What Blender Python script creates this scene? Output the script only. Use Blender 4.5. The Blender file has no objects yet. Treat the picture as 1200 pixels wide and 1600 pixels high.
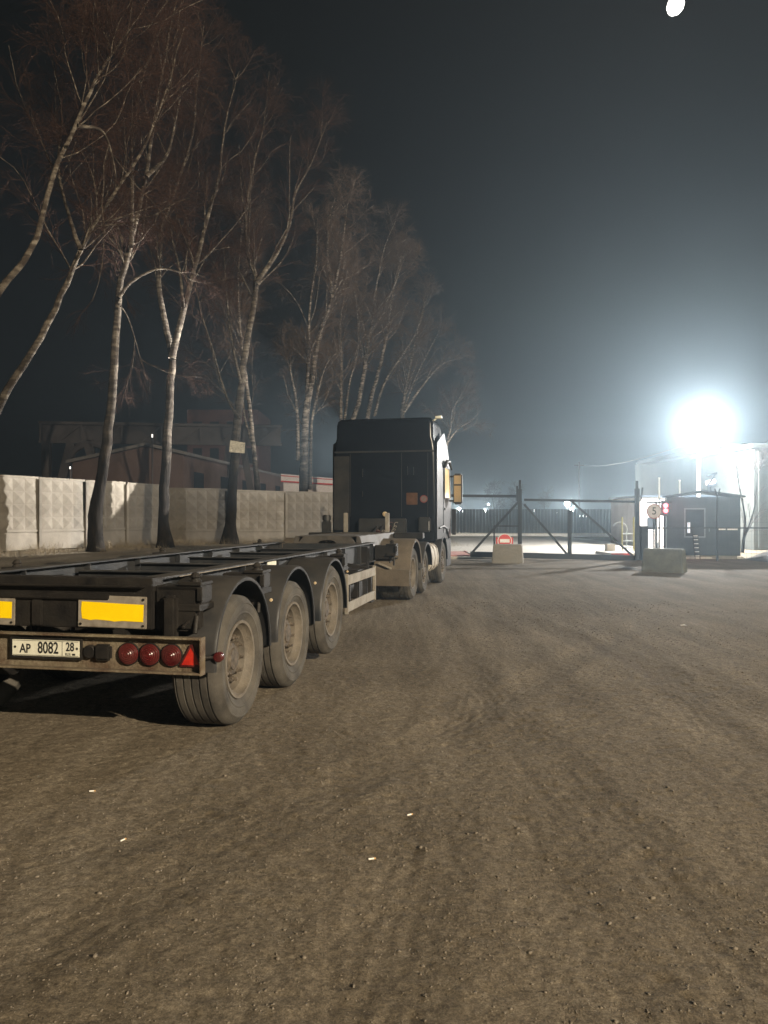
import bpy, bmesh, math, random
import numpy as np
from mathutils import Vector, Matrix

R = math.radians
sc = bpy.context.scene
col = sc.collection
random.seed(7)

# ------------------------------------------------------------------ camera
CAM_Z = 1.58
cam = bpy.data.cameras.new('camera')
cam_o = bpy.data.objects.new('camera', cam)
col.objects.link(cam_o)
cam_o.location = (0, 0, CAM_Z)
cam_o.rotation_euler = (R(90.28), 0, 0)
cam.sensor_fit = 'VERTICAL'
cam.sensor_height = 36
cam.lens = 36 * 1220 / 1600
cam.clip_start = 0.05
cam.clip_end = 3000
sc.camera = cam_o

# ------------------------------------------------------------------ night sky and moonlight
w = bpy.data.worlds.new('World')
sc.world = w
w.use_nodes = True
nt = w.node_tree
bg = nt.nodes['Background']
sky = nt.nodes.new('ShaderNodeTexSky')
sky.sky_type = 'NISHITA'
sky.sun_disc = False
sky.sun_elevation = R(33)
sky.sun_rotation = R(20)
sky.dust_density = 0.6
sky.air_density = 1.0
hsv = nt.nodes.new('ShaderNodeHueSaturation')
hsv.inputs['Saturation'].default_value = 0.25
nt.links.new(sky.outputs[0], hsv.inputs['Color'])
nt.links.new(hsv.outputs[0], bg.inputs['Color'])
bg.inputs['Strength'].default_value = 0.0008

sun = bpy.data.lights.new('moonlight', 'SUN')
sun.energy = 0.012
sun.angle = R(0.5)
sun.color = (1.0, 0.95, 0.88)
sun_o = bpy.data.objects.new('moonlight', sun)
col.objects.link(sun_o)
sun_o.rotation_euler = Vector((-0.31, -0.79, -0.53)).to_track_quat('-Z', 'Y').to_euler()

# lamp powers
FLOOD_W = 16500
SIDE_SPOT_W = 25000
STREET_W = 140000
HAZE = 0.003
HAZE_G = 0.73

sc.view_settings.view_transform = 'Standard'
sc.view_settings.look = 'None'
sc.view_settings.exposure = 0.0
sc.view_settings.gamma = 1.0
sc.cycles.use_denoising = True
sc.cycles.max_bounces = 6
sc.cycles.volume_bounces = 0
sc.cycles.diffuse_bounces = 3
sc.cycles.glossy_bounces = 3
sc.cycles.transparent_max_bounces = 8
sc.cycles.sample_clamp_indirect = 3.0


def at(x, y, Y):
    """a photograph pixel carried out to the distance Y"""
    return Vector(((x - 600) / 1220 * Y, Y, CAM_Z + (806 - y) / 1220 * Y))


# ------------------------------------------------------------------ materials
MATS = {}


def M(name, c1, c2=None, scale=4.0, rough=0.8, metal=0.0, bump=0.0, bscale=60.0, dust=None, dust_amt=0.0,
      top=0.0, coat=0.0, stretch=None, emit=None, emit_s=0.0, spec=0.5, contrast=(0.35, 0.65), detail=8, vary=0.0):
    if name in MATS:
        return MATS[name]
    m = bpy.data.materials.new(name)
    m.use_nodes = True
    t = m.node_tree
    p = t.nodes['Principled BSDF']
    p.inputs['Roughness'].default_value = rough
    p.inputs['Metallic'].default_value = metal
    p.inputs['Specular IOR Level'].default_value = spec
    p.inputs['Coat Weight'].default_value = coat
    tc = t.nodes.new('ShaderNodeTexCoord')
    mp = t.nodes.new('ShaderNodeMapping')
    if stretch:
        mp.inputs['Scale'].default_value = stretch
    t.links.new(tc.outputs['Object'], mp.inputs['Vector'])
    n = t.nodes.new('ShaderNodeTexNoise')
    n.inputs['Scale'].default_value = scale
    n.inputs['Detail'].default_value = detail
    n.inputs['Roughness'].default_value = 0.62
    t.links.new(mp.outputs[0], n.inputs['Vector'])
    r = t.nodes.new('ShaderNodeValToRGB')
    r.color_ramp.elements[0].position = contrast[0]
    r.color_ramp.elements[1].position = contrast[1]
    r.color_ramp.elements[0].color = (*c1, 1)
    r.color_ramp.elements[1].color = (*(c2 or [min(1, v * 1.25) for v in c1]), 1)
    t.links.new(n.outputs['Fac'], r.inputs['Fac'])
    out = r.outputs['Color']
    if vary > 0:
        oi = t.nodes.new('ShaderNodeObjectInfo')
        mv = t.nodes.new('ShaderNodeMapRange')
        mv.inputs['To Min'].default_value = 1 - vary
        mv.inputs['To Max'].default_value = 1 + vary * 0.6
        t.links.new(oi.outputs['Random'], mv.inputs['Value'])
        hv = t.nodes.new('ShaderNodeHueSaturation')
        t.links.new(mv.outputs[0], hv.inputs['Value'])
        t.links.new(out, hv.inputs['Color'])
        out = hv.outputs[0]
    if dust is not None:
        n2 = t.nodes.new('ShaderNodeTexNoise')
        n2.inputs['Scale'].default_value = scale * 0.6 + 1.3
        n2.inputs['Detail'].default_value = 9
        n2.inputs['Roughness'].default_value = 0.7
        t.links.new(tc.outputs['Object'], n2.inputs['Vector'])
        mr = t.nodes.new('ShaderNodeMapRange')
        mr.inputs['From Min'].default_value = 0.36
        mr.inputs['From Max'].default_value = 0.68
        mr.inputs['To Min'].default_value = 0.0
        mr.inputs['To Max'].default_value = dust_amt
        t.links.new(n2.outputs['Fac'], mr.inputs['Value'])
        fac = mr.outputs[0]
        if top > 0:   # settled dust on upward faces
            g = t.nodes.new('ShaderNodeNewGeometry')
            sx = t.nodes.new('ShaderNodeSeparateXYZ')
            t.links.new(g.outputs['Normal'], sx.inputs[0])
            mu = t.nodes.new('ShaderNodeMath')
            mu.operation = 'MULTIPLY'
            mu.use_clamp = True
            mu.inputs[1].default_value = top
            t.links.new(sx.outputs['Z'], mu.inputs[0])
            ad = t.nodes.new('ShaderNodeMath')
            ad.operation = 'ADD'
            ad.use_clamp = True
            t.links.new(mu.outputs[0], ad.inputs[0])
            t.links.new(fac, ad.inputs[1])
            fac = ad.outputs[0]
        mx = t.nodes.new('ShaderNodeMix')
        mx.data_type = 'RGBA'
        mx.inputs['B'].default_value = (*dust, 1)
        t.links.new(fac, mx.inputs['Factor'])
        t.links.new(out, mx.inputs['A'])
        out = mx.outputs['Result']
        rr = t.nodes.new('ShaderNodeMapRange')
        rr.inputs['To Min'].default_value = rough
        rr.inputs['To Max'].default_value = 0.9
        t.links.new(fac, rr.inputs['Value'])
        t.links.new(rr.outputs[0], p.inputs['Roughness'])
    t.links.new(out, p.inputs['Base Color'])
    if bump > 0:
        nb = t.nodes.new('ShaderNodeTexNoise')
        nb.inputs['Scale'].default_value = bscale
        nb.inputs['Detail'].default_value = 6
        t.links.new(tc.outputs['Object'], nb.inputs['Vector'])
        b = t.nodes.new('ShaderNodeBump')
        b.inputs['Strength'].default_value = bump
        b.inputs['Distance'].default_value = 0.02
        t.links.new(nb.outputs['Fac'], b.inputs['Height'])
        t.links.new(b.outputs[0], p.inputs['Normal'])
    if emit:
        p.inputs['Emission Color'].default_value = (*emit, 1)
        p.inputs['Emission Strength'].default_value = emit_s
        m.cycles.emission_sampling = 'NONE'
    MATS[name] = m
    return m


# ------------------------------------------------------------------ mesh helpers
SPLIT = {'end_bracket', 'bumper_bracket', 'guard_bracket', 'mirror_arm', 'rivet', 'highlight_strip', 'air_hose', 'stile', 'rail', 'tank_strap', 'step',
         'reflective_strip', 'air_coupling', 'side_guard', 'mudguard_bracket', 'landing_leg'}


class MB:
    def __init__(s):
        s.v = []
        s.f = []

    def add(s, vs, fs):
        o = len(s.v)
        s.v += [tuple(v) for v in vs]
        s.f += [tuple(i + o for i in f) for f in fs]
        return s

    def box(s, x0, x1, y0, y1, z0, z1, mat=None):
        vs = [Vector((x, y, z)) for z in (z0, z1) for y in (y0, y1) for x in (x0, x1)]
        if mat is not None:
            vs = [mat @ v for v in vs]
        return s.add(vs, [(0, 2, 3, 1), (4, 5, 7, 6), (0, 1, 5, 4), (2, 6, 7, 3), (0, 4, 6, 2), (1, 3, 7, 5)])

    def bar(s, a, b, wd, ht, up=(0, 0, 1)):
        """rectangular bar from a to b"""
        a, b = Vector(a), Vector(b)
        d = (b - a)
        L = d.length
        d.normalize()
        u = Vector(up)
        if abs(d.dot(u)) > 0.98:
            u = Vector((0, 1, 0))
        x = d.cross(u).normalized()
        z = x.cross(d).normalized()
        m = Matrix((x, d, z)).transposed().to_4x4()
        m.translation = a
        return s.box(-wd / 2, wd / 2, 0, L, -ht / 2, ht / 2, m)

    def prism(s, poly, axis, a, b):
        """poly in the two axes other than `axis` (cyclic order), extruded a..b"""
        n = len(poly)
        def mk(p, t):
            if axis == 0:
                return (t, p[0], p[1])
            if axis == 1:
                return (p[0], t, p[1])
            return (p[0], p[1], t)
        vs = [mk(p, a) for p in poly] + [mk(p, b) for p in poly]
        fs = [tuple(range(n))[::-1], tuple(range(n, 2 * n))]
        fs += [(i, (i + 1) % n, n + (i + 1) % n, n + i) for i in range(n)]
        return s.add(vs, fs)

    def cyl(s, a, b, r, n=12, r2=None, caps=True):
        return s.tube([a, b], [r, r if r2 is None else r2], n, caps)

    def tube(s, pts, rs, n=8, caps=True):
        pts = [Vector(p) for p in pts]
        if not isinstance(rs, (list, tuple)):
            rs = [rs] * len(pts)
        vs = []
        ref = None
        for i, p in enumerate(pts):
            d = (pts[min(i + 1, len(pts) - 1)] - pts[max(i - 1, 0)]).normalized()
            if ref is None:
                ref = d.orthogonal().normalized()
            u = (ref - d * ref.dot(d)).normalized()
            ref = u
            v = d.cross(u)
            for k in range(n):
                an = 2 * math.pi * k / n
                vs.append(p + (u * math.cos(an) + v * math.sin(an)) * rs[i])
        fs = []
        for i in range(len(pts) - 1):
            for k in range(n):
                fs.append((i * n + k, i * n + (k + 1) % n, (i + 1) * n + (k + 1) % n, (i + 1) * n + k))
        if caps:
            fs.append(tuple(range(n))[::-1])
            fs.append(tuple(range((len(pts) - 1) * n, len(pts) * n)))
        return s.add(vs, fs)

    def lathe(s, prof, n=32, c=(0, 0, 0), axis=0):
        """prof: (radius, offset along the axis)"""
        vs = []
        for r, x in prof:
            for k in range(n):
                an = 2 * math.pi * k / n
                p = [0, 0, 0]
                p[axis] = x
                p[(axis + 1) % 3] = r * math.cos(an)
                p[(axis + 2) % 3] = r * math.sin(an)
                vs.append((p[0] + c[0], p[1] + c[1], p[2] + c[2]))
        fs = []
        for i in range(len(prof) - 1):
            for k in range(n):
                fs.append((i * n + k, i * n + (k + 1) % n, (i + 1) * n + (k + 1) % n, (i + 1) * n + k))
        if prof[0][0] < 0.002:
            fs.append(tuple(range(n))[::-1])
        if prof[-1][0] < 0.002:
            fs.append(tuple(range((len(prof) - 1) * n, len(prof) * n)))
        return s.add(vs, fs)

    def pieces(s):
        par = list(range(len(s.v)))
        def find(i):
            while par[i] != i:
                par[i] = par[par[i]]
                i = par[i]
            return i
        for f in s.f:
            for i in f[1:]:
                par[find(i)] = find(f[0])
        res = {}
        for f in s.f:
            res.setdefault(find(f[0]), []).append(f)
        out = []
        for fs in res.values():
            ids = sorted({i for f in fs for i in f})
            mp = {j: k for k, j in enumerate(ids)}
            b = MB()
            b.v = [s.v[j] for j in ids]
            b.f = [tuple(mp[j] for j in f) for f in fs]
            out.append(b)
        return out

    def mesh(s, name, bevel=0.0, smooth=False, seg=2):
        me = bpy.data.meshes.new(name)
        me.from_pydata(s.v, [], s.f)
        bm = bmesh.new()
        bm.from_mesh(me)
        bmesh.ops.recalc_face_normals(bm, faces=bm.faces)
        if bevel > 0:
            es = [e for e in bm.edges if len(e.link_faces) == 2 and e.calc_face_angle(0) > 0.5]
            bmesh.ops.bevel(bm, geom=es, offset=bevel, segments=seg, affect='EDGES', clamp_overlap=True)
        bm.to_mesh(me)
        bm.free()
        if smooth:
            me.polygons.foreach_set('use_smooth', [True] * len(me.polygons))
            me.set_sharp_from_angle(angle=R(38))
        return me

    def build(s, name, mat, parent=None, bevel=0.0, smooth=False, label=None, loc=None, seg=2):
        if name in SPLIT:
            ps = s.pieces()
            if len(ps) > 1:
                for p in ps:
                    o = p.build(name, mat, parent, bevel, smooth, label, loc, seg)
                return o
        o = bpy.data.objects.new(name, s.mesh(name, bevel, smooth, seg))
        o.data.materials.append(mat)
        col.objects.link(o)
        if parent:
            o.parent = parent
        if label:
            o['label'] = label
        if loc is not None:
            o.location = loc
        return o


def link_mesh(name, me, mat, parent=None, loc=None, rot=None):
    o = bpy.data.objects.new(name, me)
    if mat and not me.materials:
        me.materials.append(mat)
    col.objects.link(o)
    if parent:
        o.parent = parent
    if loc is not None:
        o.location = loc
    if rot is not None:
        o.rotation_euler = rot
    return o


def tag(o, label=None, cat=None, group=None, kind=None):
    if label:
        o['label'] = label
    if cat:
        o['category'] = cat
    if group:
        o['group'] = group
    if kind:
        o['kind'] = kind
    return o


def thing(name, label, cat, loc=(0, 0, 0), rz=0.0, group=None):
    o = bpy.data.objects.new(name, None)
    o.empty_display_size = 0.2
    col.objects.link(o)
    o.location = loc
    o.rotation_euler = (0, 0, rz)
    return tag(o, label, cat, group)


def text_obj(name, body, size, mat, parent, loc, rot, extrude=0.001, sx=1.0, bold=0.0):
    cu = bpy.data.curves.new(name, 'FONT')
    cu.body = body
    cu.size = size
    cu.extrude = extrude
    cu.offset = bold
    cu.align_x = 'CENTER'
    cu.align_y = 'CENTER'
    tmp = bpy.data.objects.new('tmp', cu)
    col.objects.link(tmp)
    dg = bpy.context.evaluated_depsgraph_get()
    me = bpy.data.meshes.new_from_object(tmp.evaluated_get(dg))
    me.name = name
    bpy.data.objects.remove(tmp)
    me.transform(Matrix.Diagonal((sx, 1, 1, 1)))
    me.materials.clear()
    return link_mesh(name, me, mat, parent, loc, rot)


def fast_mesh(name, verts, quads=None, tris=None, smooth=True):
    me = bpy.data.meshes.new(name)
    verts = np.asarray(verts, dtype=np.float32)
    me.vertices.add(len(verts))
    me.vertices.foreach_set('co', verts.ravel())
    li, ls = [], []
    off = 0
    for arr, k in ((quads, 4), (tris, 3)):
        if arr is None or len(arr) == 0:
            continue
        arr = np.asarray(arr, dtype=np.int32)
        li.append(arr.ravel())
        ls.append(np.arange(len(arr), dtype=np.int32) * k + off)
        off += arr.size
    li = np.concatenate(li)
    ls = np.concatenate(ls)
    me.loops.add(len(li))
    me.loops.foreach_set('vertex_index', li)
    me.polygons.add(len(ls))
    me.polygons.foreach_set('loop_start', ls)
    if smooth:
        me.polygons.foreach_set('use_smooth', np.ones(len(ls), dtype=bool))
    me.update(calc_edges=True)
    me.validate()
    return me


# ------------------------------------------------------------------ noise for the terrain
_rs = np.random.RandomState(3)
_lat = _rs.rand(256, 256)


def vnoise(x, y):
    xi = np.floor(x).astype(int)
    yi = np.floor(y).astype(int)
    fx = x - xi
    fy = y - yi
    fx = fx * fx * (3 - 2 * fx)
    fy = fy * fy * (3 - 2 * fy)
    a = _lat[xi % 256, yi % 256]
    b = _lat[(xi + 1) % 256, yi % 256]
    c = _lat[xi % 256, (yi + 1) % 256]
    d = _lat[(xi + 1) % 256, (yi + 1) % 256]
    return (a * (1 - fx) + b * fx) * (1 - fy) + (c * (1 - fx) + d * fx) * fy - 0.5


TY = R(11.0)   # heading of the trailer
T0 = Vector((-2.31, 6.14, 0))
KY = R(13.0)   # heading of the tractor
K0 = Vector((-0.63, 15.07, 0))


def sstep(t):
    t = np.clip(t, 0, 1)
    return t * t * (3 - 2 * t)


def ground_h(x, y):
    x = np.asarray(x, dtype=float)
    y = np.asarray(y, dtype=float)
    l = (x + 5.2) * (-math.cos(R(12))) + (y - 8) * math.sin(R(12))
    bank = 0.40 * sstep(l / 5.0)
    near = np.exp(-np.maximum(0, np.hypot(x, y - 6) - 9) / 12)
    h = 0.022 * vnoise(x * 0.6 + 40, y * 0.45 + 9) + 0.009 * vnoise(x * 2.1, y * 1.6 + 30) * near
    h += 0.0055 * vnoise(x * 6.5 + 11, y * 5.5) * near + 0.007 * vnoise(x * 15, y * 15 + 77) * near
    h += 0.0065 * vnoise(x * 29 + 5, y * 29) * near + 0.005 * vnoise(x * 19 + 3, y * 19 + 50) * near
    # old wheel ruts, running along the way the lorries take
    for ox, ang, wd, dp in ((0.25, 9, 0.2, 0.02), (2.1, 9, 0.2, 0.015), (-0.55, 30, 0.17, 0.024), (1.2, -3, 0.2, 0.014), (3.4, -10, 0.22, 0.016), (-1.1, 52, 0.2, 0.014)):
        lat = (x - ox) * math.cos(R(ang)) - (y - 4) * math.sin(R(ang)) + 0.25 * vnoise(y * 0.3 + ox * 7, x * 0.1)
        g = np.exp(-(lat / wd) ** 2)
        h -= dp * 0.6 * g * near * (0.6 + 0.8 * vnoise(x * 0.7 + ox * 3, y * 0.5))
        h += dp * 0.3 * np.exp(-((np.abs(lat) - wd * 1.5) / 0.09) ** 2) * near
        al = (x - ox) * math.sin(R(ang)) + (y - 4) * math.cos(R(ang))
        h += 0.003 * g * near * sstep((9.0 - y) / 3.0) * np.sin(lat * 72) * (0.5 + vnoise(al * 0.8, lat))
    return h - 0.012 + bank


def gz(x, y):
    return float(ground_h(x, y))


def spaced(lo, hi, d, far0, far1, n0, n1):
    core = np.arange(lo, hi, d)
    def grow(a, b, n, first):
        ratio = abs(b - a)
        q = 1.01
        for _ in range(200):
            tot = first * (q ** n - 1) / (q - 1)
            if tot >= ratio:
                break
            q += 0.004
        ss = np.cumsum(first * q ** np.arange(n))
        return ss / ss[-1] * ratio
    left = lo - grow(lo, far0, n0, d * 1.1)
    right = core[-1] + grow(core[-1], far1, n1, d * 1.1)
    return np.concatenate([left[::-1], core, right])


# ------------------------------------------------------------------ the ground
def ground_material():
    m = bpy.data.materials.new('packed dirt')
    m.use_nodes = True
    t = m.node_tree
    p = t.nodes['Principled BSDF']
    p.inputs['Roughness'].default_value = 0.93
    p.inputs['Specular IOR Level'].default_value = 0.25
    tc = t.nodes.new('ShaderNodeTexCoord')
    def noise(scale, detail, rough=0.6, stretch=None, rot=0):
        mp = t.nodes.new('ShaderNodeMapping')
        if stretch:
            mp.inputs['Scale'].default_value = stretch
        mp.inputs['Rotation'].default_value = (0, 0, rot)
        t.links.new(tc.outputs['Object'], mp.inputs['Vector'])
        n = t.nodes.new('ShaderNodeTexNoise')
        n.inputs['Scale'].default_value = scale
        n.inputs['Detail'].default_value = detail
        n.inputs['Roughness'].default_value = rough
        t.links.new(mp.outputs[0], n.inputs['Vector'])
        return n.outputs['Fac']
    def ramp(f, a, b, pa, pb):
        r = t.nodes.new('ShaderNodeValToRGB')
        r.color_ramp.elements[0].position = pa
        r.color_ramp.elements[1].position = pb
        r.color_ramp.elements[0].color = (*a, 1)
        r.color_ramp.elements[1].color = (*b, 1)
        t.links.new(f, r.inputs['Fac'])
        return r.outputs['Color']
    def mult(a, b, f=1.0):
        x = t.nodes.new('ShaderNodeMix')
        x.data_type = 'RGBA'
        x.blend_type = 'MULTIPLY'
        x.inputs['Factor'].default_value = f
        t.links.new(a, x.inputs['A'])
        t.links.new(b, x.inputs['B'])
        return x.outputs['Result']
    base = ramp(noise(0.55, 8), (0.200, 0.172, 0.134), (0.30, 0.264, 0.213), 0.32, 0.68)
    streak = ramp(noise(0.9, 6, 0.6, (2.6, 0.22, 1), R(-14)), (0.74, 0.72, 0.69), (1.0, 1.0, 1.0), 0.36, 0.60)
    streak2 = ramp(noise(0.8, 6, 0.6, (2.2, 0.25, 1), R(-48)), (0.78, 0.77, 0.75), (1.0, 1.0, 1.0), 0.36, 0.54)
    speck = ramp(noise(22, 12, 0.78), (0.50, 0.48, 0.45), (1.26, 1.24, 1.18), 0.36, 0.66)
    clod = ramp(noise(62, 8, 0.7), (0.64, 0.62, 0.6), (1.26, 1.24, 1.2), 0.36, 0.64)
    fine = ramp(noise(160, 6, 0.7), (0.6, 0.6, 0.6), (1.3, 1.3, 1.3), 0.33, 0.67)
    c = mult(mult(mult(mult(mult(base, streak), streak2), speck), fine), clod)
    t.links.new(c, p.inputs['Base Color'])
    b1 = t.nodes.new('ShaderNodeBump')
    b1.inputs['Strength'].default_value = 0.8
    b1.inputs['Distance'].default_value = 0.03
    t.links.new(noise(26, 12, 0.75), b1.inputs['Height'])
    b2 = t.nodes.new('ShaderNodeBump')
    b2.inputs['Strength'].default_value = 0.5
    b2.inputs['Distance'].default_value = 0.006
    t.links.new(noise(140, 8, 0.7), b2.inputs['Height'])
    t.links.new(b1.outputs[0], b2.inputs['Normal'])
    t.links.new(b2.outputs[0], p.inputs['Normal'])
    return m


gx = spaced(-4.0, 4.4, 0.019, -240, 240, 80, 80)
gy = spaced(1.4, 8.0, 0.019, -60, 240, 26, 130)
GX, GY = np.meshgrid(gx, gy)
GZ = ground_h(GX, GY)
vv = np.stack([GX, GY, GZ], -1).reshape(-1, 3)
nx, ny = len(gx), len(gy)
ii = (np.arange(ny - 1)[:, None] * nx + np.arange(nx - 1)[None, :]).ravel()
qq = np.stack([ii, ii + 1, ii + 1 + nx, ii + nx], -1)
g = link_mesh('ground', fast_mesh('ground', vv, qq), ground_material())
tag(g, 'packed brown dirt yard with wheel ruts and gravel', kind='structure')

m_conc = M('pale concrete', (0.40, 0.375, 0.335), (0.50, 0.475, 0.43), scale=1.2, rough=0.9, bump=0.3, bscale=30)
yard = MB().box(-14, 13.3, 28.9, 60, -0.2, 0.055).build('pavement', m_conc)
tag(yard, 'pale concrete yard beyond the sliding gate', kind='structure')

# ------------------------------------------------------------------ trees
rng = np.random.RandomState(11)


def unit(a):
    return a / np.maximum(1e-9, np.linalg.norm(a, axis=-1, keepdims=True))


def tube_arrays(P, Rad, S):
    """P (N,K,3), Rad (N,K) -> verts, quads"""
    N, K, _ = P.shape
    T = np.empty_like(P)
    T[:, 1:-1] = P[:, 2:] - P[:, :-2]
    T[:, 0] = P[:, 1] - P[:, 0]
    T[:, -1] = P[:, -1] - P[:, -2]
    T = unit(T)
    ref = np.zeros_like(T)
    ref[..., 0] = 0.83
    ref[..., 1] = 0.55
    ref[..., 2] = 0.05
    U = unit(np.cross(T, ref))
    V = np.cross(T, U)
    an = 2 * np.pi * np.arange(S) / S
    ring = U[:, :, None, :] * np.cos(an)[None, None, :, None] + V[:, :, None, :] * np.sin(an)[None, None, :, None]
    verts = (P[:, :, None, :] + ring * Rad[:, :, None, None]).reshape(-1, 3)
    n, k, s = np.meshgrid(np.arange(N), np.arange(K - 1), np.arange(S), indexing='ij')
    a = (n * K + k) * S + s
    b = (n * K + k) * S + (s + 1) % S
    q = np.stack([a, b, b + S, a + S], -1).reshape(-1, 4)
    return verts, q


def spawn(P, Rad, per, t0, t1, lmin, lmax, amin, amax, K, jit, trop, rmul, rmin, rg):
    """children off the paths P; longer towards the parent's base"""
    N, KK, _ = P.shape
    idx = np.repeat(np.arange(N), per)
    n = len(idx)
    t = t0 + (t1 - t0) * rg.rand(n)
    f = t * (KK - 1)
    i = np.minimum(f.astype(int), KK - 2)
    fr = (f - i)[:, None]
    A = P[idx, i]
    B = P[idx, i + 1]
    base = A * (1 - fr) + B * fr
    d = unit(B - A)
    r0 = Rad[idx, i] * (1 - fr[:, 0]) + Rad[idx, i + 1] * fr[:, 0]
    perp = unit(np.cross(d, unit(rg.randn(n, 3))))
    ang = (amin + (amax - amin) * rg.rand(n))[:, None]
    dr = unit(np.cos(ang) * d + np.sin(ang) * perp)
    L = (lmin + (lmax - lmin) * rg.rand(n)) * (1.12 - 0.75 * t)
    Q = np.empty((n, K, 3))
    Q[:, 0] = base
    step = (L / (K - 1))[:, None]
    for k in range(1, K):
        tr = trop(k / (K - 1)) if callable(trop) else trop
        dr = unit(dr + jit * rg.randn(n, 3) + np.array([0, 0, tr]))
        Q[:, k] = Q[:, k - 1] + dr * step
    rr = np.maximum(rmin, r0 * rmul)
    RR = rr[:, None] * np.linspace(1, 0.35, K)[None, :]
    return Q, np.maximum(RR, rmin * 0.7)


def smooth_path(pts, K):
    pts = [Vector(p) for p in pts]
    ext = [pts[0] * 2 - pts[1]] + pts + [pts[-1] * 2 - pts[-2]]
    out = []
    m = len(pts) - 1
    for k in range(K):
        f = k / (K - 1) * m
        i = min(int(f), m - 1)
        u = f - i
        p0, p1, p2, p3 = ext[i:i + 4]
        out.append(0.5 * ((2 * p1) + (p2 - p0) * u + (2 * p0 - 5 * p1 + 4 * p2 - p3) * u * u + (3 * p1 - p0 - 3 * p2 + p3) * u ** 3))
    return np.array([list(p) for p in out])


def bark_material(name, pale):
    m = bpy.data.materials.new(name)
    m.use_nodes = True
    t = m.node_tree
    p = t.nodes['Principled BSDF']
    p.inputs['Roughness'].default_value = 0.9
    p.inputs['Specular IOR Level'].default_value = 0.08
    tc = t.nodes.new('ShaderNodeTexCoord')
    def noise(scale, stretch, detail=6):
        mp = t.nodes.new('ShaderNodeMapping')
        mp.inputs['Scale'].default_value = stretch
        t.links.new(tc.outputs['Object'], mp.inputs['Vector'])
        n = t.nodes.new('ShaderNodeTexNoise')
        n.inputs['Scale'].default_value = scale
        n.inputs['Detail'].default_value = detail
        n.inputs['Roughness'].default_value = 0.65
        t.links.new(mp.outputs[0], n.inputs['Vector'])
        return n.outputs['Fac']
    def mathn(op, a, b):
        x = t.nodes.new('ShaderNodeMath')
        x.operation = op
        for s, vv_ in zip(x.inputs, (a, b)):
            if isinstance(vv_, (int, float)):
                s.default_value = vv_
            else:
                t.links.new(vv_, s)
        return x.outputs[0]
    bands = mathn('ADD', mathn('MULTIPLY', noise(1.5, (1.6, 1.6, 5.0)), 0.6), mathn('MULTIPLY', noise(6.0, (0.7, 0.7, 2.6)), 0.4))
    r = t.nodes.new('ShaderNodeValToRGB')
    r.color_ramp.elements[0].position = 0.46
    r.color_ramp.elements[0].color = (0.05, 0.04, 0.033, 1)
    r.color_ramp.elements[1].position = 0.60
    r.color_ramp.elements[1].color = (*pale, 1)
    t.links.new(bands, r.inputs['Fac'])
    sx = t.nodes.new('ShaderNodeSeparateXYZ')
    t.links.new(tc.outputs['Object'], sx.inputs[0])
    hn = mathn('ADD', sx.outputs['Z'], mathn('MULTIPLY', mathn('SUBTRACT', noise(1.6, (1, 1, 0.5)), 0.5), 7.0))
    mr = t.nodes.new('ShaderNodeMapRange')
    mr.inputs['From Min'].default_value = 3.0
    mr.inputs['From Max'].default_value = 7.0
    t.links.new(hn, mr.inputs['Value'])
    dark = t.nodes.new('ShaderNodeValToRGB')
    dark.color_ramp.elements[0].color = (0.004, 0.0034, 0.003, 1)
    dark.color_ramp.elements[1].color = (0.022, 0.018, 0.0145, 1)
    dark.color_ramp.elements[0].position = 0.35
    dark.color_ramp.elements[1].position = 0.7
    t.links.new(noise(7, (1, 1, 0.35), 9), dark.inputs['Fac'])
    mx = t.nodes.new('ShaderNodeMix')
    mx.data_type = 'RGBA'
    t.links.new(mr.outputs[0], mx.inputs['Factor'])
    t.links.new(dark.outputs[0], mx.inputs['A'])
    t.links.new(r.outputs[0], mx.inputs['B'])
    t.links.new(mx.outputs['Result'], p.inputs['Base Color'])
    b = t.nodes.new('ShaderNodeBump')
    b.inputs['Strength'].default_value = 0.8
    b.inputs['Distance'].default_value = 0.05
    t.links.new(noise(9, (1, 1, 0.3), 9), b.inputs['Height'])
    t.links.new(b.outputs[0], p.inputs['Normal'])
    return m


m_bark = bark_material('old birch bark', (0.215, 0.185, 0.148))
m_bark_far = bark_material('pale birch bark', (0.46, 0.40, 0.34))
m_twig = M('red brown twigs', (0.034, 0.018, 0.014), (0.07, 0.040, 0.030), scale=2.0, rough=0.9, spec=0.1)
m_twig_far = M('lamplit brown twigs', (0.085, 0.058, 0.044), (0.16, 0.115, 0.09), scale=2.0, rough=0.9, spec=0.1)  # paler twigs for the far trees, floodlight on them put into colour


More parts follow.
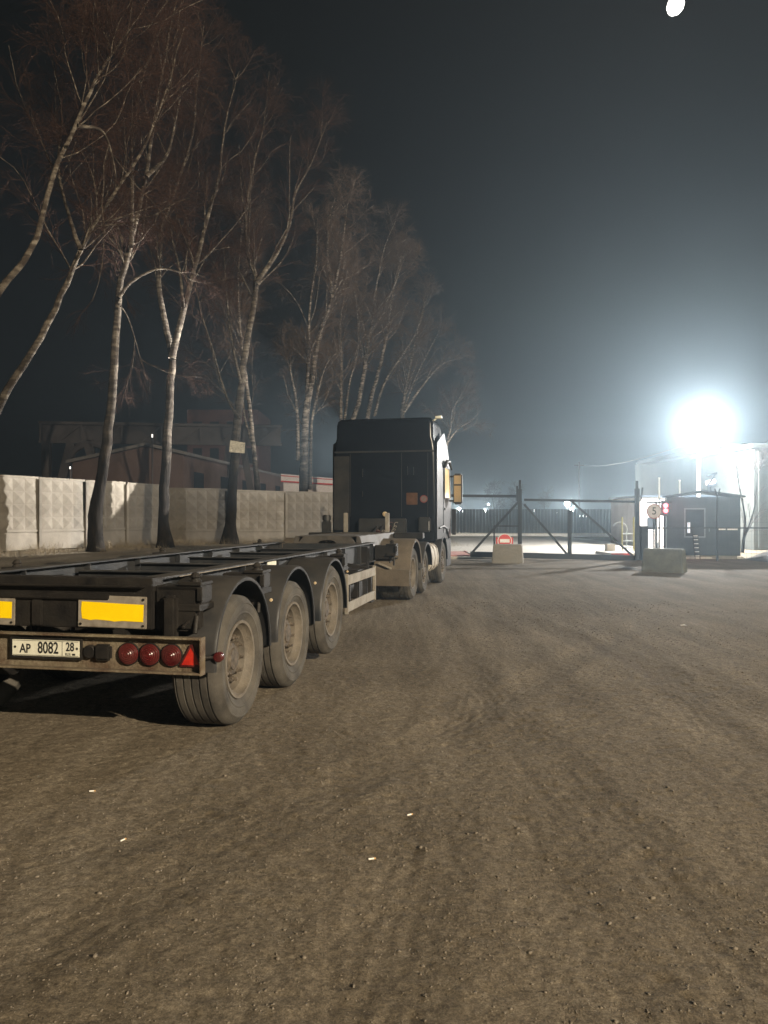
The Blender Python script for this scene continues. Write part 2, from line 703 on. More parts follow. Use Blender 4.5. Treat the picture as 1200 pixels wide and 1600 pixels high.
def make_tree(label, limbs, seed, name='birch_tree', n1=18, n2=11, n3=7, n4=3, l1=(2.2, 5.0), group='bare trees along the concrete fence',
              t1=0.3, cat='tree', knots=True, thin=1.0, mat=None):
    """limbs: list of (points, r0, r1, where branches start). Bare tree, trunk and limbs white, twigs red brown."""
    rg = np.random.RandomState(seed)
    base = Vector(limbs[0][0][0])
    root = thing(name, label, cat, base, 0, group)
    V1, Q1, V2, Q2 = [], [], [], []
    o1 = o2 = 0
    def put(Vl, Ql, v, q, o):
        Vl.append(v)
        Ql.append(q + o)
        return o + len(v)
    for li, (pts, r0, r1, ts) in enumerate(limbs):
        K = 40
        P = smooth_path([Vector(p) - base for p in pts], K)
        L = np.linalg.norm(np.diff(P, axis=0), axis=1).sum()
        tt = np.linspace(0, 1, K)
        rad = 0.88 * (r0 + (min(r1, 0.03) * 0.4 - r0) * tt ** (0.62 if li == 0 else 0.75))
        P[1:, :2] += (rg.randn(K - 1, 2) * min(0.02, 0.03 * L / K))
        if li == 0 and knots:
            lump = np.convolve(rg.randn(K + 2), [0.5, 0.8, 0.5], 'same')[:K]
            rad *= 1 + 0.13 * lump * np.exp(-tt * 6)
            rad[0:3] *= np.array([1.4, 1.22, 1.1])
        P_, R_ = P[None], rad[None]
        v, q = tube_arrays(P_, R_, 12)
        o1 = put(V1, Q1, v, q, o1)
        b1, br1 = spawn(P_, R_, 2 if r0 < 0.04 else max(2, int(n1 * L / 14)), ts, 0.98, l1[0], l1[1], 0.42, 0.95, 9, 0.13,
                        lambda u: 0.17 - 0.16 * u, 0.34, 0.011, rg)
        v, q = tube_arrays(b1, br1, 6)
        o1 = put(V1, Q1, v, q, o1)
        b2, br2 = spawn(b1, br1, n2, 0.1, 1.0, 0.8, 2.1, 0.35, 0.9, 6, 0.2, lambda u: 0.10 - 0.24 * u, 0.5, 0.006, rg)
        v, q = tube_arrays(b2, br2, 4)
        o2 = put(V2, Q2, v, q, o2)
        b3, br3 = spawn(b2, br2, n3, 0.08, 1.0, 0.4, 1.0, 0.3, 0.9, 4, 0.22, -0.10, 0.55, 0.0034 * thin, rg)
        v, q = tube_arrays(b3, br3, 3)
        o2 = put(V2, Q2, v, q, o2)
        b4, br4 = spawn(b3, br3, n4, 0.05, 1.0, 0.2, 0.6, 0.3, 0.9, 3, 0.2, -0.15, 0.6, 0.0026 * thin, rg)
        v, q = tube_arrays(b4, br4, 3)
        o2 = put(V2, Q2, v, q, o2)
    link_mesh('trunk', fast_mesh('trunk', np.concatenate(V1), np.concatenate(Q1)), mat or m_bark, root)
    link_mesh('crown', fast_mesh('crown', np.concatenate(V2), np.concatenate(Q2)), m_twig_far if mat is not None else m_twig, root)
    return root


def px(pl, Y, dY=0.0):
    """polyline of photo pixels at distance Y (leaning dY metres back over its length)"""
    n = len(pl)
    return [at(x, y, Y + dY * i / (n - 1)) for i, (x, y) in enumerate(pl)]


def foot(pl, Y):
    p = at(*pl, Y)
    return (p.x, p.y, gz(p.x, p.y) - 0.1)


def limbs_px(main, Y, extra, r0, r1, ts=0.3, dY=0.0):
    p = px(main, Y, dY)
    p[0] = Vector(foot(main[0], Y))
    res = [(p, r0, r1, ts)]
    for e, ra, rb in extra:
        res.append((px(e, Y, dY), ra, rb, 0.22))
    return res


make_tree('old birch leaning hard right from the left picture edge, lower of two leaners',
          limbs_px([(-105, 900), (-70, 800), (-5, 640), (50, 550), (98, 455), (125, 390), (165, 320), (222, 232), (262, 130), (285, 40)], 20,
                   [([(125, 390), (105, 330), (90, 260), (95, 180), (80, 90)], 0.07, 0.02)], 0.19, 0.03, 0.45, 1.0), 21)
make_tree('pale birch leaning hard right across the upper left corner',
          limbs_px([(-330, 930), (-230, 790), (-80, 560), (5, 445), (52, 380), (85, 265), (120, 190), (150, 120), (190, 60), (226, 4), (262, -90)], 17,
                   [([(120, 195), (160, 205), (178, 260), (180, 300)], 0.05, 0.015)], 0.155, 0.025, 0.5, 1.5), 22)
make_tree('thick dark based birch nearest the rear of the trailer',
          limbs_px([(150, 885), (150, 800), (166, 700), (176, 600), (184, 470), (202, 385), (226, 280), (243, 170), (262, 60), (285, -60)], 26,
                   [([(185, 465), (205, 440), (245, 420), (280, 425), (300, 440)], 0.08, 0.02),
                    ([(204, 385), (206, 310), (205, 230), (212, 160), (235, 80), (260, 20)], 0.10, 0.03),
                    ([(228, 275), (260, 240), (275, 180), (292, 90)], 0.09, 0.02),
                    ([(184, 472), (200, 498), (215, 545), (234, 612)], 0.035, 0.01)], 0.31, 0.04, 0.45, 1.0), 23)
make_tree('forked birch second from the trailer, splitting at mid height',
          limbs_px([(258, 875), (256, 800), (260, 700), (266, 600), (268, 555), (252, 480), (247, 420), (252, 355), (275, 290), (300, 210), (310, 110), (318, 30)], 29.5,
                   [([(268, 560), (288, 478), (306, 410), (325, 335), (342, 270), (352, 190), (372, 110)], 0.17, 0.03),
                    ([(286, 480), (280, 420), (268, 370), (262, 300)], 0.09, 0.02)], 0.30, 0.03, 0.5, 1.0), 24)
make_tree('birch with a white board nailed to its trunk',
          limbs_px([(358, 862), (362, 800), (368, 690), (376, 600), (388, 520), (400, 440), (388, 400), (384, 330), (395, 262), (412, 190), (420, 110)], 33,
                   [([(400, 442), (432, 395), (452, 350), (462, 300), (488, 250), (510, 190)], 0.13, 0.03),
                    ([(373, 655), (352, 615), (330, 540), (312, 480), (305, 430)], 0.09, 0.02),
                    ([(376, 600), (360, 520), (352, 440), (350, 380)], 0.08, 0.02)], 0.33, 0.04, 0.45, 1.0), 25)
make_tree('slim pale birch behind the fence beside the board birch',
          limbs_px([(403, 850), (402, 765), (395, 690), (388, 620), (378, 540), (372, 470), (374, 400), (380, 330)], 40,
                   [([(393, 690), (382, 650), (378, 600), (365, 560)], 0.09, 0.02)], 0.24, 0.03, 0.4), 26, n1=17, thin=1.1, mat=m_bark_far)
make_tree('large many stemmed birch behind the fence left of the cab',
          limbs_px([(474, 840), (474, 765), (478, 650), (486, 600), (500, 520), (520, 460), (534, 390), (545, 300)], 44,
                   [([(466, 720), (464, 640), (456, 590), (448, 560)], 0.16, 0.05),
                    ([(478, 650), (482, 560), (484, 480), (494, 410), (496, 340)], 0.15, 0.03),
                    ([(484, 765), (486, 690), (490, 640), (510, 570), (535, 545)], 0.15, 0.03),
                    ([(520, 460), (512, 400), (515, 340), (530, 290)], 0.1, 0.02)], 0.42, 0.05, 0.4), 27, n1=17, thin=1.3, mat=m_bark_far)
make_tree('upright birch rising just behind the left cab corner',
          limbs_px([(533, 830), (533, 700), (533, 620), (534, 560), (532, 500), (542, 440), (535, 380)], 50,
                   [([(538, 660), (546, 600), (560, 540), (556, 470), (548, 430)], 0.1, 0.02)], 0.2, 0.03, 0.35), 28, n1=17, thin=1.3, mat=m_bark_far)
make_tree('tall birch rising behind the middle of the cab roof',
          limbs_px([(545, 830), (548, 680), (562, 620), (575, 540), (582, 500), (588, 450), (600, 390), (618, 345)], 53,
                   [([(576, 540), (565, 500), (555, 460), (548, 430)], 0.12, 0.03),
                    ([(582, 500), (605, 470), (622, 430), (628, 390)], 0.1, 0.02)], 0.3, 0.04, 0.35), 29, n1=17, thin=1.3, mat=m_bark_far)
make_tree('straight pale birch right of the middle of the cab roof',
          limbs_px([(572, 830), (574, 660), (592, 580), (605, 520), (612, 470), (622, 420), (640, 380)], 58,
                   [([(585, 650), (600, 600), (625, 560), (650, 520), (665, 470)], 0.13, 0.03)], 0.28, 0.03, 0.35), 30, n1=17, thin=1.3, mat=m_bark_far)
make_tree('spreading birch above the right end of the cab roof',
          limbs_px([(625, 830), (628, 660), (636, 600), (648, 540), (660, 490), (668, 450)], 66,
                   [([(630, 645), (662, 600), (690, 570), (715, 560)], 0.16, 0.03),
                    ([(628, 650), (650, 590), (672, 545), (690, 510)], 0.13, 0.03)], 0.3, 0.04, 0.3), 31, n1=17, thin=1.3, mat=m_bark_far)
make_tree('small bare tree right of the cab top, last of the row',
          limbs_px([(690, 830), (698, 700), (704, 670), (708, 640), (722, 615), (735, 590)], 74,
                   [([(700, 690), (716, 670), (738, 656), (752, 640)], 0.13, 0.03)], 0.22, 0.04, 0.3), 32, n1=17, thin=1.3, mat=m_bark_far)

# ------------------------------------------------------------------ concrete fence
m_fence = M('weathered fence concrete', (0.115, 0.098, 0.074), (0.195, 0.172, 0.138), scale=1.1, vary=0.3, rough=0.92, bump=0.35, bscale=25,
            dust=(0.075, 0.06, 0.046), dust_amt=0.55)


def fence_panel_mesh(L, H, ncol, nrow):
    b = MB()
    gap = 0.02
    x0, x1 = gap, L - gap
    zb = H * 0.235              # height of the plain lower band
    b.box(x0, x1, 0, 0.10, 0, zb - 0.03)
    b.box(x0, x1, 0.045, 0.10, zb - 0.03, zb + 0.015)
    b.box(x0, x1, -0.015, 0.10, zb + 0.015, zb + 0.09)
    b.box(x0, x1, -0.015, 0.10, H - 0.07, H)
    b.box(x0, x0 + 0.07, -0.0125, 0.10, zb + 0.09, H - 0.07)
    b.box(x1 - 0.07, x1, -0.0125, 0.10, zb + 0.09, H - 0.07)
    b.box(x0 + 0.07, x1 - 0.07, 0.012, 0.10, zb + 0.09, H - 0.07)
    a0, a1, c0, c1 = x0 + 0.075, x1 - 0.075, zb + 0.095, H - 0.075
    dx, dz = (a1 - a0) / ncol, (c1 - c0) / nrow
    for i in range(ncol):
        for j in range(nrow):
            xa, za = a0 + i * dx, c0 + j * dz
            b.add([(xa, 0.0115, za), (xa + dx, 0.0115, za), (xa + dx, 0.0115, za + dz), (xa, 0.0115, za + dz),
                   (xa + dx * 0.5, -0.045, za + dz * 0.5)],
                  [(0, 1, 4), (1, 2, 4), (2, 3, 4), (3, 0, 4)])
    return b.mesh('panel')


def fence(label, p0, direction, L, n, z0, z1, ncol):
    """panels run from p0 along direction (unit x,y); face -normal side to the road"""
    dx, dy = direction
    rz = math.atan2(dy, dx)
    root = thing('concrete_fence', label, 'fence', (p0[0], p0[1], z0), rz, 'concrete panel fence')
    me = fence_panel_mesh(L, 2.46, ncol, 4)
    post = MB().box(-0.07, 0.07, -0.055, 0.16, -0.5, 2.38).mesh('post', 0.012)
    for i in range(n):
        dz = (z1 - z0) * i / max(1, n - 1)
        o = link_mesh('panel', me, m_fence, root, (i * L, 0, dz))
        o.rotation_euler = (R(random.uniform(-1.2, 1.0)), R(random.uniform(-0.5, 0.5)), 0)
        link_mesh('post', post, m_fence, root, (i * L, 0, dz))
    link_mesh('post', post, m_fence, root, (n * L, 0, z1 - z0))
    return root


ANGL = R(23)
d1 = (math.sin(ANGL), math.cos(ANGL))
pl0 = (-12.3 - 7.0 * d1[0] * 1.0 + 0.08 * d1[0], 25 - 7.0 * d1[1] + 0.08 * d1[1])
fence('pale concrete fence of pyramid relief panels at the left picture edge', pl0, d1, 2.13, 7, 0.47, 0.42, 4)
pr0 = (pl0[0] + 7 * 2.13 * d1[0] + 0.05, pl0[1] + 7 * 2.13 * d1[1] + 0.12)
d2 = (math.sin(R(50)), math.cos(R(50)))
fence('shaded concrete fence running behind the trees to the cab', pr0, d2, 2.98, 5, 0.30, 0.24, 6)

# dry weeds along the foot of the fence
m_weed = M('dry weeds', (0.10, 0.075, 0.045), (0.22, 0.175, 0.11), scale=3, rough=0.9)


def weeds(label, spots, seed, hmin=0.1, hmax=0.45):
    rg = np.random.RandomState(seed)
    n = len(spots)
    base = np.array([(x, y, gz(x, y) - 0.02) for x, y in spots])
    K = 4
    P = np.empty((n, K, 3))
    P[:, 0] = base
    d = unit(rg.randn(n, 3) * np.array([0.45, 0.45, 0.1]) + np.array([0, 0, 1]))
    L = (hmin + (hmax - hmin) * rg.rand(n) ** 1.6)[:, None] / (K - 1)
    for k in range(1, K):
        d = unit(d + rg.randn(n, 3) * 0.22 + np.array([0, 0, -0.12]))
        P[:, k] = P[:, k - 1] + d * L
    rad = np.linspace(0.0055, 0.002, K)[None].repeat(n, 0)
    v, q = tube_arrays(P, rad, 3)
    o = link_mesh('dry_weeds', fast_mesh('dry_weeds', v, q), m_weed)
    return tag(o, label, 'weeds', kind='stuff')


rg0 = np.random.RandomState(5)
sp = []
for i in range(9000):
    s = rg0.uniform(0, 30)
    off = -abs(rg0.randn()) * 1.3 - 0.12
    if s < 14.9:
        p = (pl0[0] + d1[0] * s - d1[1] * off * -1, pl0[1] + d1[1] * s + d1[0] * off * 1)
        q = (pl0[0] + d1[0] * s + d1[1] * -off, pl0[1] + d1[1] * s - d1[0] * -off)
    else:
        s -= 14.9
        q = (pr0[0] + d2[0] * s + d2[1] * -off, pr0[1] + d2[1] * s - d2[0] * -off)
    if vnoise(np.array(q[0] * 1.3), np.array(q[1] * 1.3)) > -0.18:
        sp.append(q)
weeds('dry brown weeds along the foot of the concrete fence', sp, 6)

# ------------------------------------------------------------------ shared vehicle materials
DUST = (0.17, 0.145, 0.112)
m_frame = M('dusty dark chassis paint', (0.012, 0.015, 0.020), (0.024, 0.028, 0.034), scale=3, rough=0.42, dust=DUST, dust_amt=0.16, top=0.24, bump=0.1, spec=0.28)
m_black = M('black dusty steel', (0.006, 0.006, 0.007), (0.016, 0.015, 0.014), scale=6, rough=0.55, dust=(0.10, 0.078, 0.055), dust_amt=0.13, top=0.10, bump=0.2, spec=0.28)
m_fender = M('black plastic mudguard', (0.010, 0.012, 0.015), (0.018, 0.02, 0.024), scale=3, rough=0.36, dust=DUST, dust_amt=0.14, top=0.10, spec=0.28)
m_tyre = M('dusty tyre rubber', (0.03, 0.027, 0.024), (0.062, 0.056, 0.048), scale=5, rough=0.9, dust=(0.108, 0.098, 0.083), dust_amt=0.7, vary=0.2, bump=0.25, bscale=90)
m_groove = M('tyre groove', (0.014, 0.013, 0.012), rough=0.95)
m_rim = M('muddy steel rim', (0.092, 0.08, 0.066), (0.18, 0.16, 0.132), scale=9, rough=0.7, metal=0.1, dust=(0.15, 0.125, 0.095), dust_amt=0.8, bump=0.3)
m_nut = M('rusty wheel nuts', (0.04, 0.032, 0.024), (0.13, 0.105, 0.08), scale=20, rough=0.75, bump=0.3)
m_cream = M('rusty cream paint', (0.155, 0.128, 0.082), (0.245, 0.21, 0.148), scale=5, rough=0.65, dust=(0.062, 0.032, 0.017), dust_amt=1.0, bump=0.5, bscale=35)
m_creamg = M('dirty cream side guard', (0.22, 0.205, 0.175), (0.32, 0.30, 0.26), scale=4, rough=0.6, dust=(0.13, 0.10, 0.07), dust_amt=0.6)
m_lens = M('dark red lens', (0.05, 0.004, 0.005), (0.09, 0.008, 0.009), scale=7, rough=0.22, coat=0.5, dust=(0.11, 0.05, 0.04), dust_amt=0.35)
m_redref = M('red reflector', (0.36, 0.012, 0.008), (0.55, 0.03, 0.015), scale=14, rough=0.25, coat=0.6)
m_yellow = M('yellow reflective sheet', (0.96, 0.66, 0.002), (1.0, 0.71, 0.004), scale=8, rough=0.35)
m_plate_frame = M('grey marker plate backing', (0.24, 0.215, 0.18), (0.34, 0.31, 0.26), scale=9, rough=0.6, dust=(0.10, 0.075, 0.05), dust_amt=0.7)
m_white = M('white plate', (0.70, 0.70, 0.58), (0.82, 0.82, 0.70), scale=12, rough=0.4, dust=(0.35, 0.31, 0.23), dust_amt=0.3)
m_ink = M('black print', (0.012, 0.012, 0.012), rough=0.6)
m_amber = M('pale marker lamp', (0.50, 0.38, 0.22), (0.62, 0.5, 0.32), scale=9, rough=0.3, coat=0.4)


def wheel_meshes(Rt, W, rim_r, nuts=10, inset=0.075, bulge=True):
    """axis along +x; x=0 is the outer face of the tyre, the wheel extends to -W"""
    s = Rt - rim_r
    prof = [(rim_r - 0.004, -0.03), (rim_r + s * 0.22, -0.006), (rim_r + s * 0.30, 0.001), (rim_r + s * 0.32, 0.006), (rim_r + s * 0.36, 0.006), (rim_r + s * 0.38, 0.004), (rim_r + s * 0.5, 0.010), (rim_r + s * 0.66, 0.007), (rim_r + s * 0.68, 0.011), (rim_r + s * 0.72, 0.009), (rim_r + s * 0.74, 0.003), (Rt - 0.028, -0.016),
            (Rt - 0.008, -0.034)]
    ng = 5
    tw = W - 0.07
    xs = -0.034
    for i in range(ng):
        xa = -0.035 - tw * (i + 0.5) / ng - 0.007 + tw / ng * 0.0
        prof += [(Rt, xa + 0.0), (Rt - 0.014, xa - 0.002), (Rt - 0.014, xa - 0.013), (Rt, xa - 0.015)]
    prof += [(Rt - 0.008, -W + 0.034), (Rt - 0.028, -W + 0.016), (rim_r + s * 0.5, -W - 0.008), (rim_r, -W + 0.03)]
    tyre = MB().lathe(prof, 56).mesh('tyre', 0, True)
    # moulded ring lines and lettering ridge are carried by the bump; rim dish
    rp = [(rim_r + 0.008, -0.022), (rim_r + 0.006, -0.012), (rim_r - 0.016, -0.014), (rim_r - 0.024, -0.05), (rim_r - 0.05, -0.075),
          (rim_r - 0.06, -inset - 0.05), (0.205, -inset - 0.055), (0.196, -inset - 0.045), (0.155, -inset - 0.03), (0.15, -inset - 0.035), (0.0001, -inset - 0.035)]
    rim = MB().lathe(rp, 48).mesh('wheel', 0, True)
    hub = MB()
    hub.lathe([(0.135, -inset - 0.04), (0.132, -inset + 0.005), (0.12, -inset + 0.02), (0.085, -inset + 0.024), (0.08, -inset + 0.034), (0.0001, -inset + 0.038)], 24)
    for k in range(nuts):
        a = 2 * math.pi * (k + 0.3) / nuts
        y, z = 0.1675 * math.cos(a), 0.1675 * math.sin(a)
        hub.lathe([(0.025, -inset - 0.034), (0.025, -inset + 0.008), (0.014, -inset + 0.010), (0.012, -inset + 0.042), (0.0001, -inset + 0.043)], 8, (0, y, z))
    hubm = hub.mesh('hub', 0, True)
    # ventilation slots between the hub and the rim well
    sl = MB()
    for k in range(nuts):
        a = 2 * math.pi * (k + 0.8) / nuts
        c, sn = math.cos(a), math.sin(a)
        for rr_, wd in ((0.222, 0.017),):
            sl.lathe([(wd, -inset - 0.06), (wd, -inset - 0.0515), (0.0001, -inset - 0.0512)], 10, (0, rr_ * c, rr_ * sn))
    slot = sl.mesh('vent_holes')
    return tyre, rim, hubm, slot


def add_wheel(parent, x, y, z, meshes, side=1, mats=None, spin=0.0, label=None, rot=0.0):
    tyre, rim, hub, slot = meshes
    rot = (spin if side > 0 else -spin, 0, 0 if side > 0 else math.pi)
    w_ = link_mesh('wheel', rim, m_rim, parent, (x, y, z), rot)
    link_mesh('tyre', tyre, m_tyre, w_)
    link_mesh('hub', hub, m_nut, w_)
    tag(link_mesh('vent_holes', slot, m_groove, w_), kind='stuff')
    if label:
        w_['label'] = label
    return w_


def fender(b, cy, cz, r, a0, a1, x0, x1, th=0.012, lip=0.035, n=22):
    """curved mudguard in the y-z plane with a rolled lip on the outer edge x1"""
    o = len(b.v)
    prof = [(x0, 0), (x1 - 0.02, 0), (x1, -0.012), (x1, -lip), (x1 - 0.012, -lip), (x1 - 0.014, -0.018), (x1 - 0.026, -th), (x0, -th)]
    vs, fs = [], []
    m = len(prof)
    for i in range(n + 1):
        a = a0 + (a1 - a0) * i / n
        for x, dr in prof:
            vs.append((x, cy + (r + dr) * math.cos(a), cz + (r + dr) * math.sin(a)))
    for i in range(n):
        for k in range(m):
            fs.append((i * m + k, i * m + (k + 1) % m, (i + 1) * m + (k + 1) % m, (i + 1) * m + k))
    fs.append(tuple(range(m)))
    fs.append(tuple(range(n * m, n * m + m))[::-1])
    b.add(vs, fs)
    return b


# ------------------------------------------------------------------ the container trailer
trailer = thing('container_trailer', 'empty dark skeletal container trailer with three axles and yellow rear plates', 'trailer', T0, -TY)
RT = 0.49
wm = wheel_meshes(RT, 0.37, 0.288, inset=0.098)
AX = [0.08, 1.40, 2.78]
LIFT = [0, 0, 0.065]
for i, (y, lf) in enumerate(zip(AX, LIFT)):
    for s in (1, -1):
        add_wheel(trailer, s * 1.235, y, RT - 0.006 + lf, wm, s, spin=0.35 + i * 1.1)
    b = MB().cyl((-0.9, y, RT + lf), (0.9, y, RT + lf), 0.065, 14)
    b.cyl((-0.86, y, RT + lf), (-0.72, y, RT + lf), 0.2, 18).cyl((0.72, y, RT + lf), (0.86, y, RT + lf), 0.2, 18)
    b.build('axle', m_black, trailer, 0, True)
    for s in (1, -1):
        x0, x1 = (0.80, 1.262) if s > 0 else (-0.80, -1.262)
        b = MB()
        fender(b, y, RT + 0.035, 0.595, R(-3), R(183), x0, x1)
        b.build('mudguard', m_fender, trailer, 0, True)
        b = MB()
        b.bar((s * 0.8, y - 0.03, RT + 0.65), (s * 0.8, y - 0.03, 0.98), 0.04, 0.04)
        b.bar((s * 0.74, y - 0.03, 0.99), (s * 1.24, y - 0.03, RT + 0.60), 0.05, 0.012)
        b.build('mudguard_bracket', m_black, trailer)
        # air bag and hanger
        b = MB().lathe([(0.12, 0), (0.15, 0.03), (0.13, 0.10), (0.15, 0.16), (0.11, 0.22)], 16, (s * 0.58, y + 0.32, RT + 0.05), 2)
        b.bar((s * 0.58, y - 0.5, 0.62), (s * 0.58, y + 0.34, RT + 0.03), 0.09, 0.05)
        b.box(s * 0.58 - 0.06, s * 0.58 + 0.06, y - 0.6, y - 0.44, 0.55, 0.9)
        b.build('suspension', m_black, trailer, 0, True)

# main rails: I-beams with flanges
for s in (1, -1):
    xc = s * 0.775
    y0, y1 = -0.5, 7.0
    b = MB()
    b.box(xc - 0.075, xc + 0.075, y0, y1, 1.128, 1.146)
    b.box(xc - 0.007, xc + 0.007, y0, y1, 0.852, 1.128)
    b.box(xc - 0.075, xc + 0.075, y0, y1, 0.835, 0.852)
    for y in np.arange(0.2, 6.9, 0.95):
        b.box(xc + 0.008, xc + 0.068, y, y + 0.01, 0.853, 1.127)
        b.box(xc - 0.068, xc - 0.008, y, y + 0.01, 0.853, 1.127)
    b.build('main_rail', m_frame, trailer, 0.003, seg=1)
for y in (0.95, 2.1, 3.3, 4.6, 5.8):
    b = MB()
    b.box(-0.70, 0.70, y - 0.05, y + 0.05, 1.07, 1.08)
    b.box(-0.70, 0.70, y - 0.004, y + 0.004, 0.90, 1.07)
    b.box(-0.70, 0.70, y - 0.05, y + 0.05, 0.89, 0.90)
    b.build('cross_member', m_frame, trailer)

# wing beams with container twist locks at their ends
for yi, (y, x_out) in enumerate(((-0.50, 1.2), (0.67, 1.22), (3.45, 1.22), (6.95, 1.22))):
    for s in (1, -1):
        b = MB()
        xa, xb = (0.86, x_out) if s > 0 else (-x_out, -0.86)
        b.prism([(xa, 0.86 if s > 0 else 0.98), (xb, 0.98 if s > 0 else 0.86), (xb, 1.10), (xa, 1.10)], 1, y - 0.09, y + 0.09)
        b.build('wing_beam', m_black, trailer, 0.008)
        e = s * x_out
        b = MB()
        b.box(min(e - s * 0.17, e), max(e - s * 0.17, e), y - 0.1, y + 0.1, 1.102, 1.125)
        b.box(e - s * 0.16 if s > 0 else e, e if s > 0 else e - s * 0.16, y - 0.12, y + 0.12, 0.93, 0.975)
        b.lathe([(0.045, 0.86), (0.045, 1.128), (0.03, 1.14), (0.028, 1.15), (0.045, 1.152), (0.02, 1.185), (0.0001, 1.19)], 12, (e - s * 0.085, y, 0), 2)
        b.bar((e - s * 0.085, y - 0.02, 0.88), (e - s * 0.085, y - 0.20, 0.83), 0.022, 0.022)
        b.cyl((e - s * 0.03, y - 0.1, 0.9), (e - s * 0.03, y - 0.13, 0.78), 0.018, 8)
        b.box(e - 0.02, e + 0.02, y - 0.125, y - 0.1, 1.0, 1.09)
        b.build('twist_lock', m_black, trailer, 0.004, seg=1)

# rear end beam
b = MB()
b.box(-0.86, 0.86, -0.64, -0.48, 0.80, 1.15)
b.box(-0.82, 0.82, -0.70, -0.64, 1.088, 1.10)
b.box(-0.5, 0.55, -0.672, -0.64, 1.0, 1.04)
b.box(-0.05, 0.03, -0.66, -0.64, 0.81, 0.99)
b.build('rear_beam', m_black, trailer, 0.01)
b = MB()
for s in (1, -1):
    b.box(s * 1.02 - 0.16, s * 1.02 + 0.16, -0.61, -0.50, 0.79, 1.09)
    b.box(s * 1.0 - 0.05, s * 1.0 + 0.05, -0.68, -0.61, 0.74, 1.04)
b.build('end_bracket', m_black, trailer, 0.02)
b = MB()
for s in (1, -1):
    b.box(s * 0.62 - 0.05, s * 0.62 + 0.05, -0.66, -0.5, 0.55, 0.80)
b.build('bumper_bracket', m_black, trailer, 0.01)

# yellow marker plates
for xc in (0.57, -0.44):
    b = MB().box(-0.258, 0.258, -0.006, 0.006, -0.11, 0.11)
    fr = b.build('marker_plate', m_plate_frame, trailer, 0.004, loc=(xc, -0.7075 + 0.055, 0.918))
    fr.rotation_euler = (0, R(0.6), 0)
    ed = [(-0.225, -0.052), (-0.16, -0.062), (-0.12, -0.056), (-0.02, -0.061), (0.02, -0.066), (0.08, -0.06), (0.235, -0.062), (0.238, 0.056), (0.1, 0.058), (-0.05, 0.062), (-0.228, 0.066), (-0.232, 0.01)]
    MB().prism(ed, 1, -0.0085, -0.0065).build('reflective_sheet', m_yellow, fr)
    b = MB()
    for dx in (-0.235, 0.235):
        for dz in (-0.09, 0.09):
            b.cyl((dx, -0.012, dz), (dx, -0.006, dz), 0.009, 8)
    b.build('rivet', m_black, fr)

# bumper: a cream channel with lamps
bum = MB()
y0, y1 = -0.735, -0.66
bum.box(-1.25, 1.25, y1 - 0.012, y1, 0.522, 0.762)
bum.box(-1.25, 1.25, y0, y1 - 0.012, 0.752, 0.766)
bum.box(-1.25, 1.25, y0, y1 - 0.012, 0.518, 0.532)
bumper = bum.build('bumper', m_cream, trailer, 0.003, seg=1, label='rusty cream lamp bumper')
for s in (1, -1):
    MB().box(min(s * 1.25, s * 1.258), max(s * 1.25, s * 1.258), y0 + 0.002, y1, 0.516, 0.768).build('end_cap', m_cream, bumper)
yl = y1 - 0.012
for s in (1, -1):
    for t in (0.225, 0.383, 0.54):
        x = s * (1.25 - t)
        b = MB().lathe([(0.073, 0), (0.073, -0.02), (0.068, -0.027), (0.062, -0.026), (0.058, -0.034), (0.05, -0.033), (0.045, -0.04), (0.037, -0.039), (0.031, -0.045), (0.022, -0.043), (0.016, -0.048), (0.0001, -0.046)], 26, (x, yl, 0.638), 1)
        l_ = b.build('tail_lamp', m_lens, trailer, 0, True)
        MB().lathe([(0.079, 0.0), (0.079, -0.014), (0.074, -0.0145)], 26, (x, yl - 0.0005, 0.638), 1).build('lamp_ring', m_black, l_)
    x = s * (1.25 - 0.082)
    tri = [(x - 0.078, 0.572), (x + 0.078, 0.572), (x, 0.712)]
    t_ = MB().prism(tri, 1, yl - 0.014, yl).build('warning_triangle', m_redref, trailer, 0.003, label='red reflecting triangle')
    rimt = MB()
    for i in range(3):
        a, c = tri[i], tri[(i + 1) % 3]
        rimt.bar((a[0], yl - 0.012, a[1]), (c[0], yl - 0.012, c[1]), 0.012, 0.012)
    rimt.build('edge', m_lens, t_)
    b = MB().lathe([(0.046, 0), (0.046, -0.03), (0.04, -0.036), (0.0001, -0.037)], 20, (s * 0.425, yl, 0.645), 1)
    b.build('fog_lamp', m_black, trailer, 0, True)
    b = MB().box(s * 0.53 - 0.06, s * 0.53 + 0.06, yl - 0.05, yl, 0.59, 0.70)
    b.build('plug_socket', m_black, trailer, 0.015, True)

# number plate with raised print
pl = MB().box(-0.26, 0.26, -0.004, 0.004, -0.056, 0.056).build('number_plate', m_white, trailer, 0.002, loc=(0.095, yl - 0.03, 0.660))
pf = MB()
for (a, c_) in ((-0.073, -0.058), (0.058, 0.073)):
    pf.box(-0.276, 0.276, -0.004, 0.012, a, c_)
pf.box(-0.276, -0.262, -0.004, 0.012, -0.058, 0.058).box(0.262, 0.276, -0.004, 0.012, -0.058, 0.058)
pf.build('plate_holder', m_black, pl)
fr = (R(90), 0, 0)
text_obj('registration', 'AP', 0.088, m_ink, pl, (-0.158, -0.0048, -0.008), fr, 0.0007, 0.82, 0.0016)
text_obj('registration', '8082', 0.112, m_ink, pl, (0.02, -0.0048, 0.0), fr, 0.0007, 0.72, 0.0018)
text_obj('registration', '28', 0.083, m_ink, pl, (0.188, -0.0048, 0.012), fr, 0.0007, 0.78, 0.0016)
text_obj('registration', 'RUS', 0.026, m_ink, pl, (0.172, -0.0048, -0.038), fr, 0.0007, 0.9)
b = MB().box(0.127, 0.130, -0.0055, -0.0042, -0.05, 0.05)
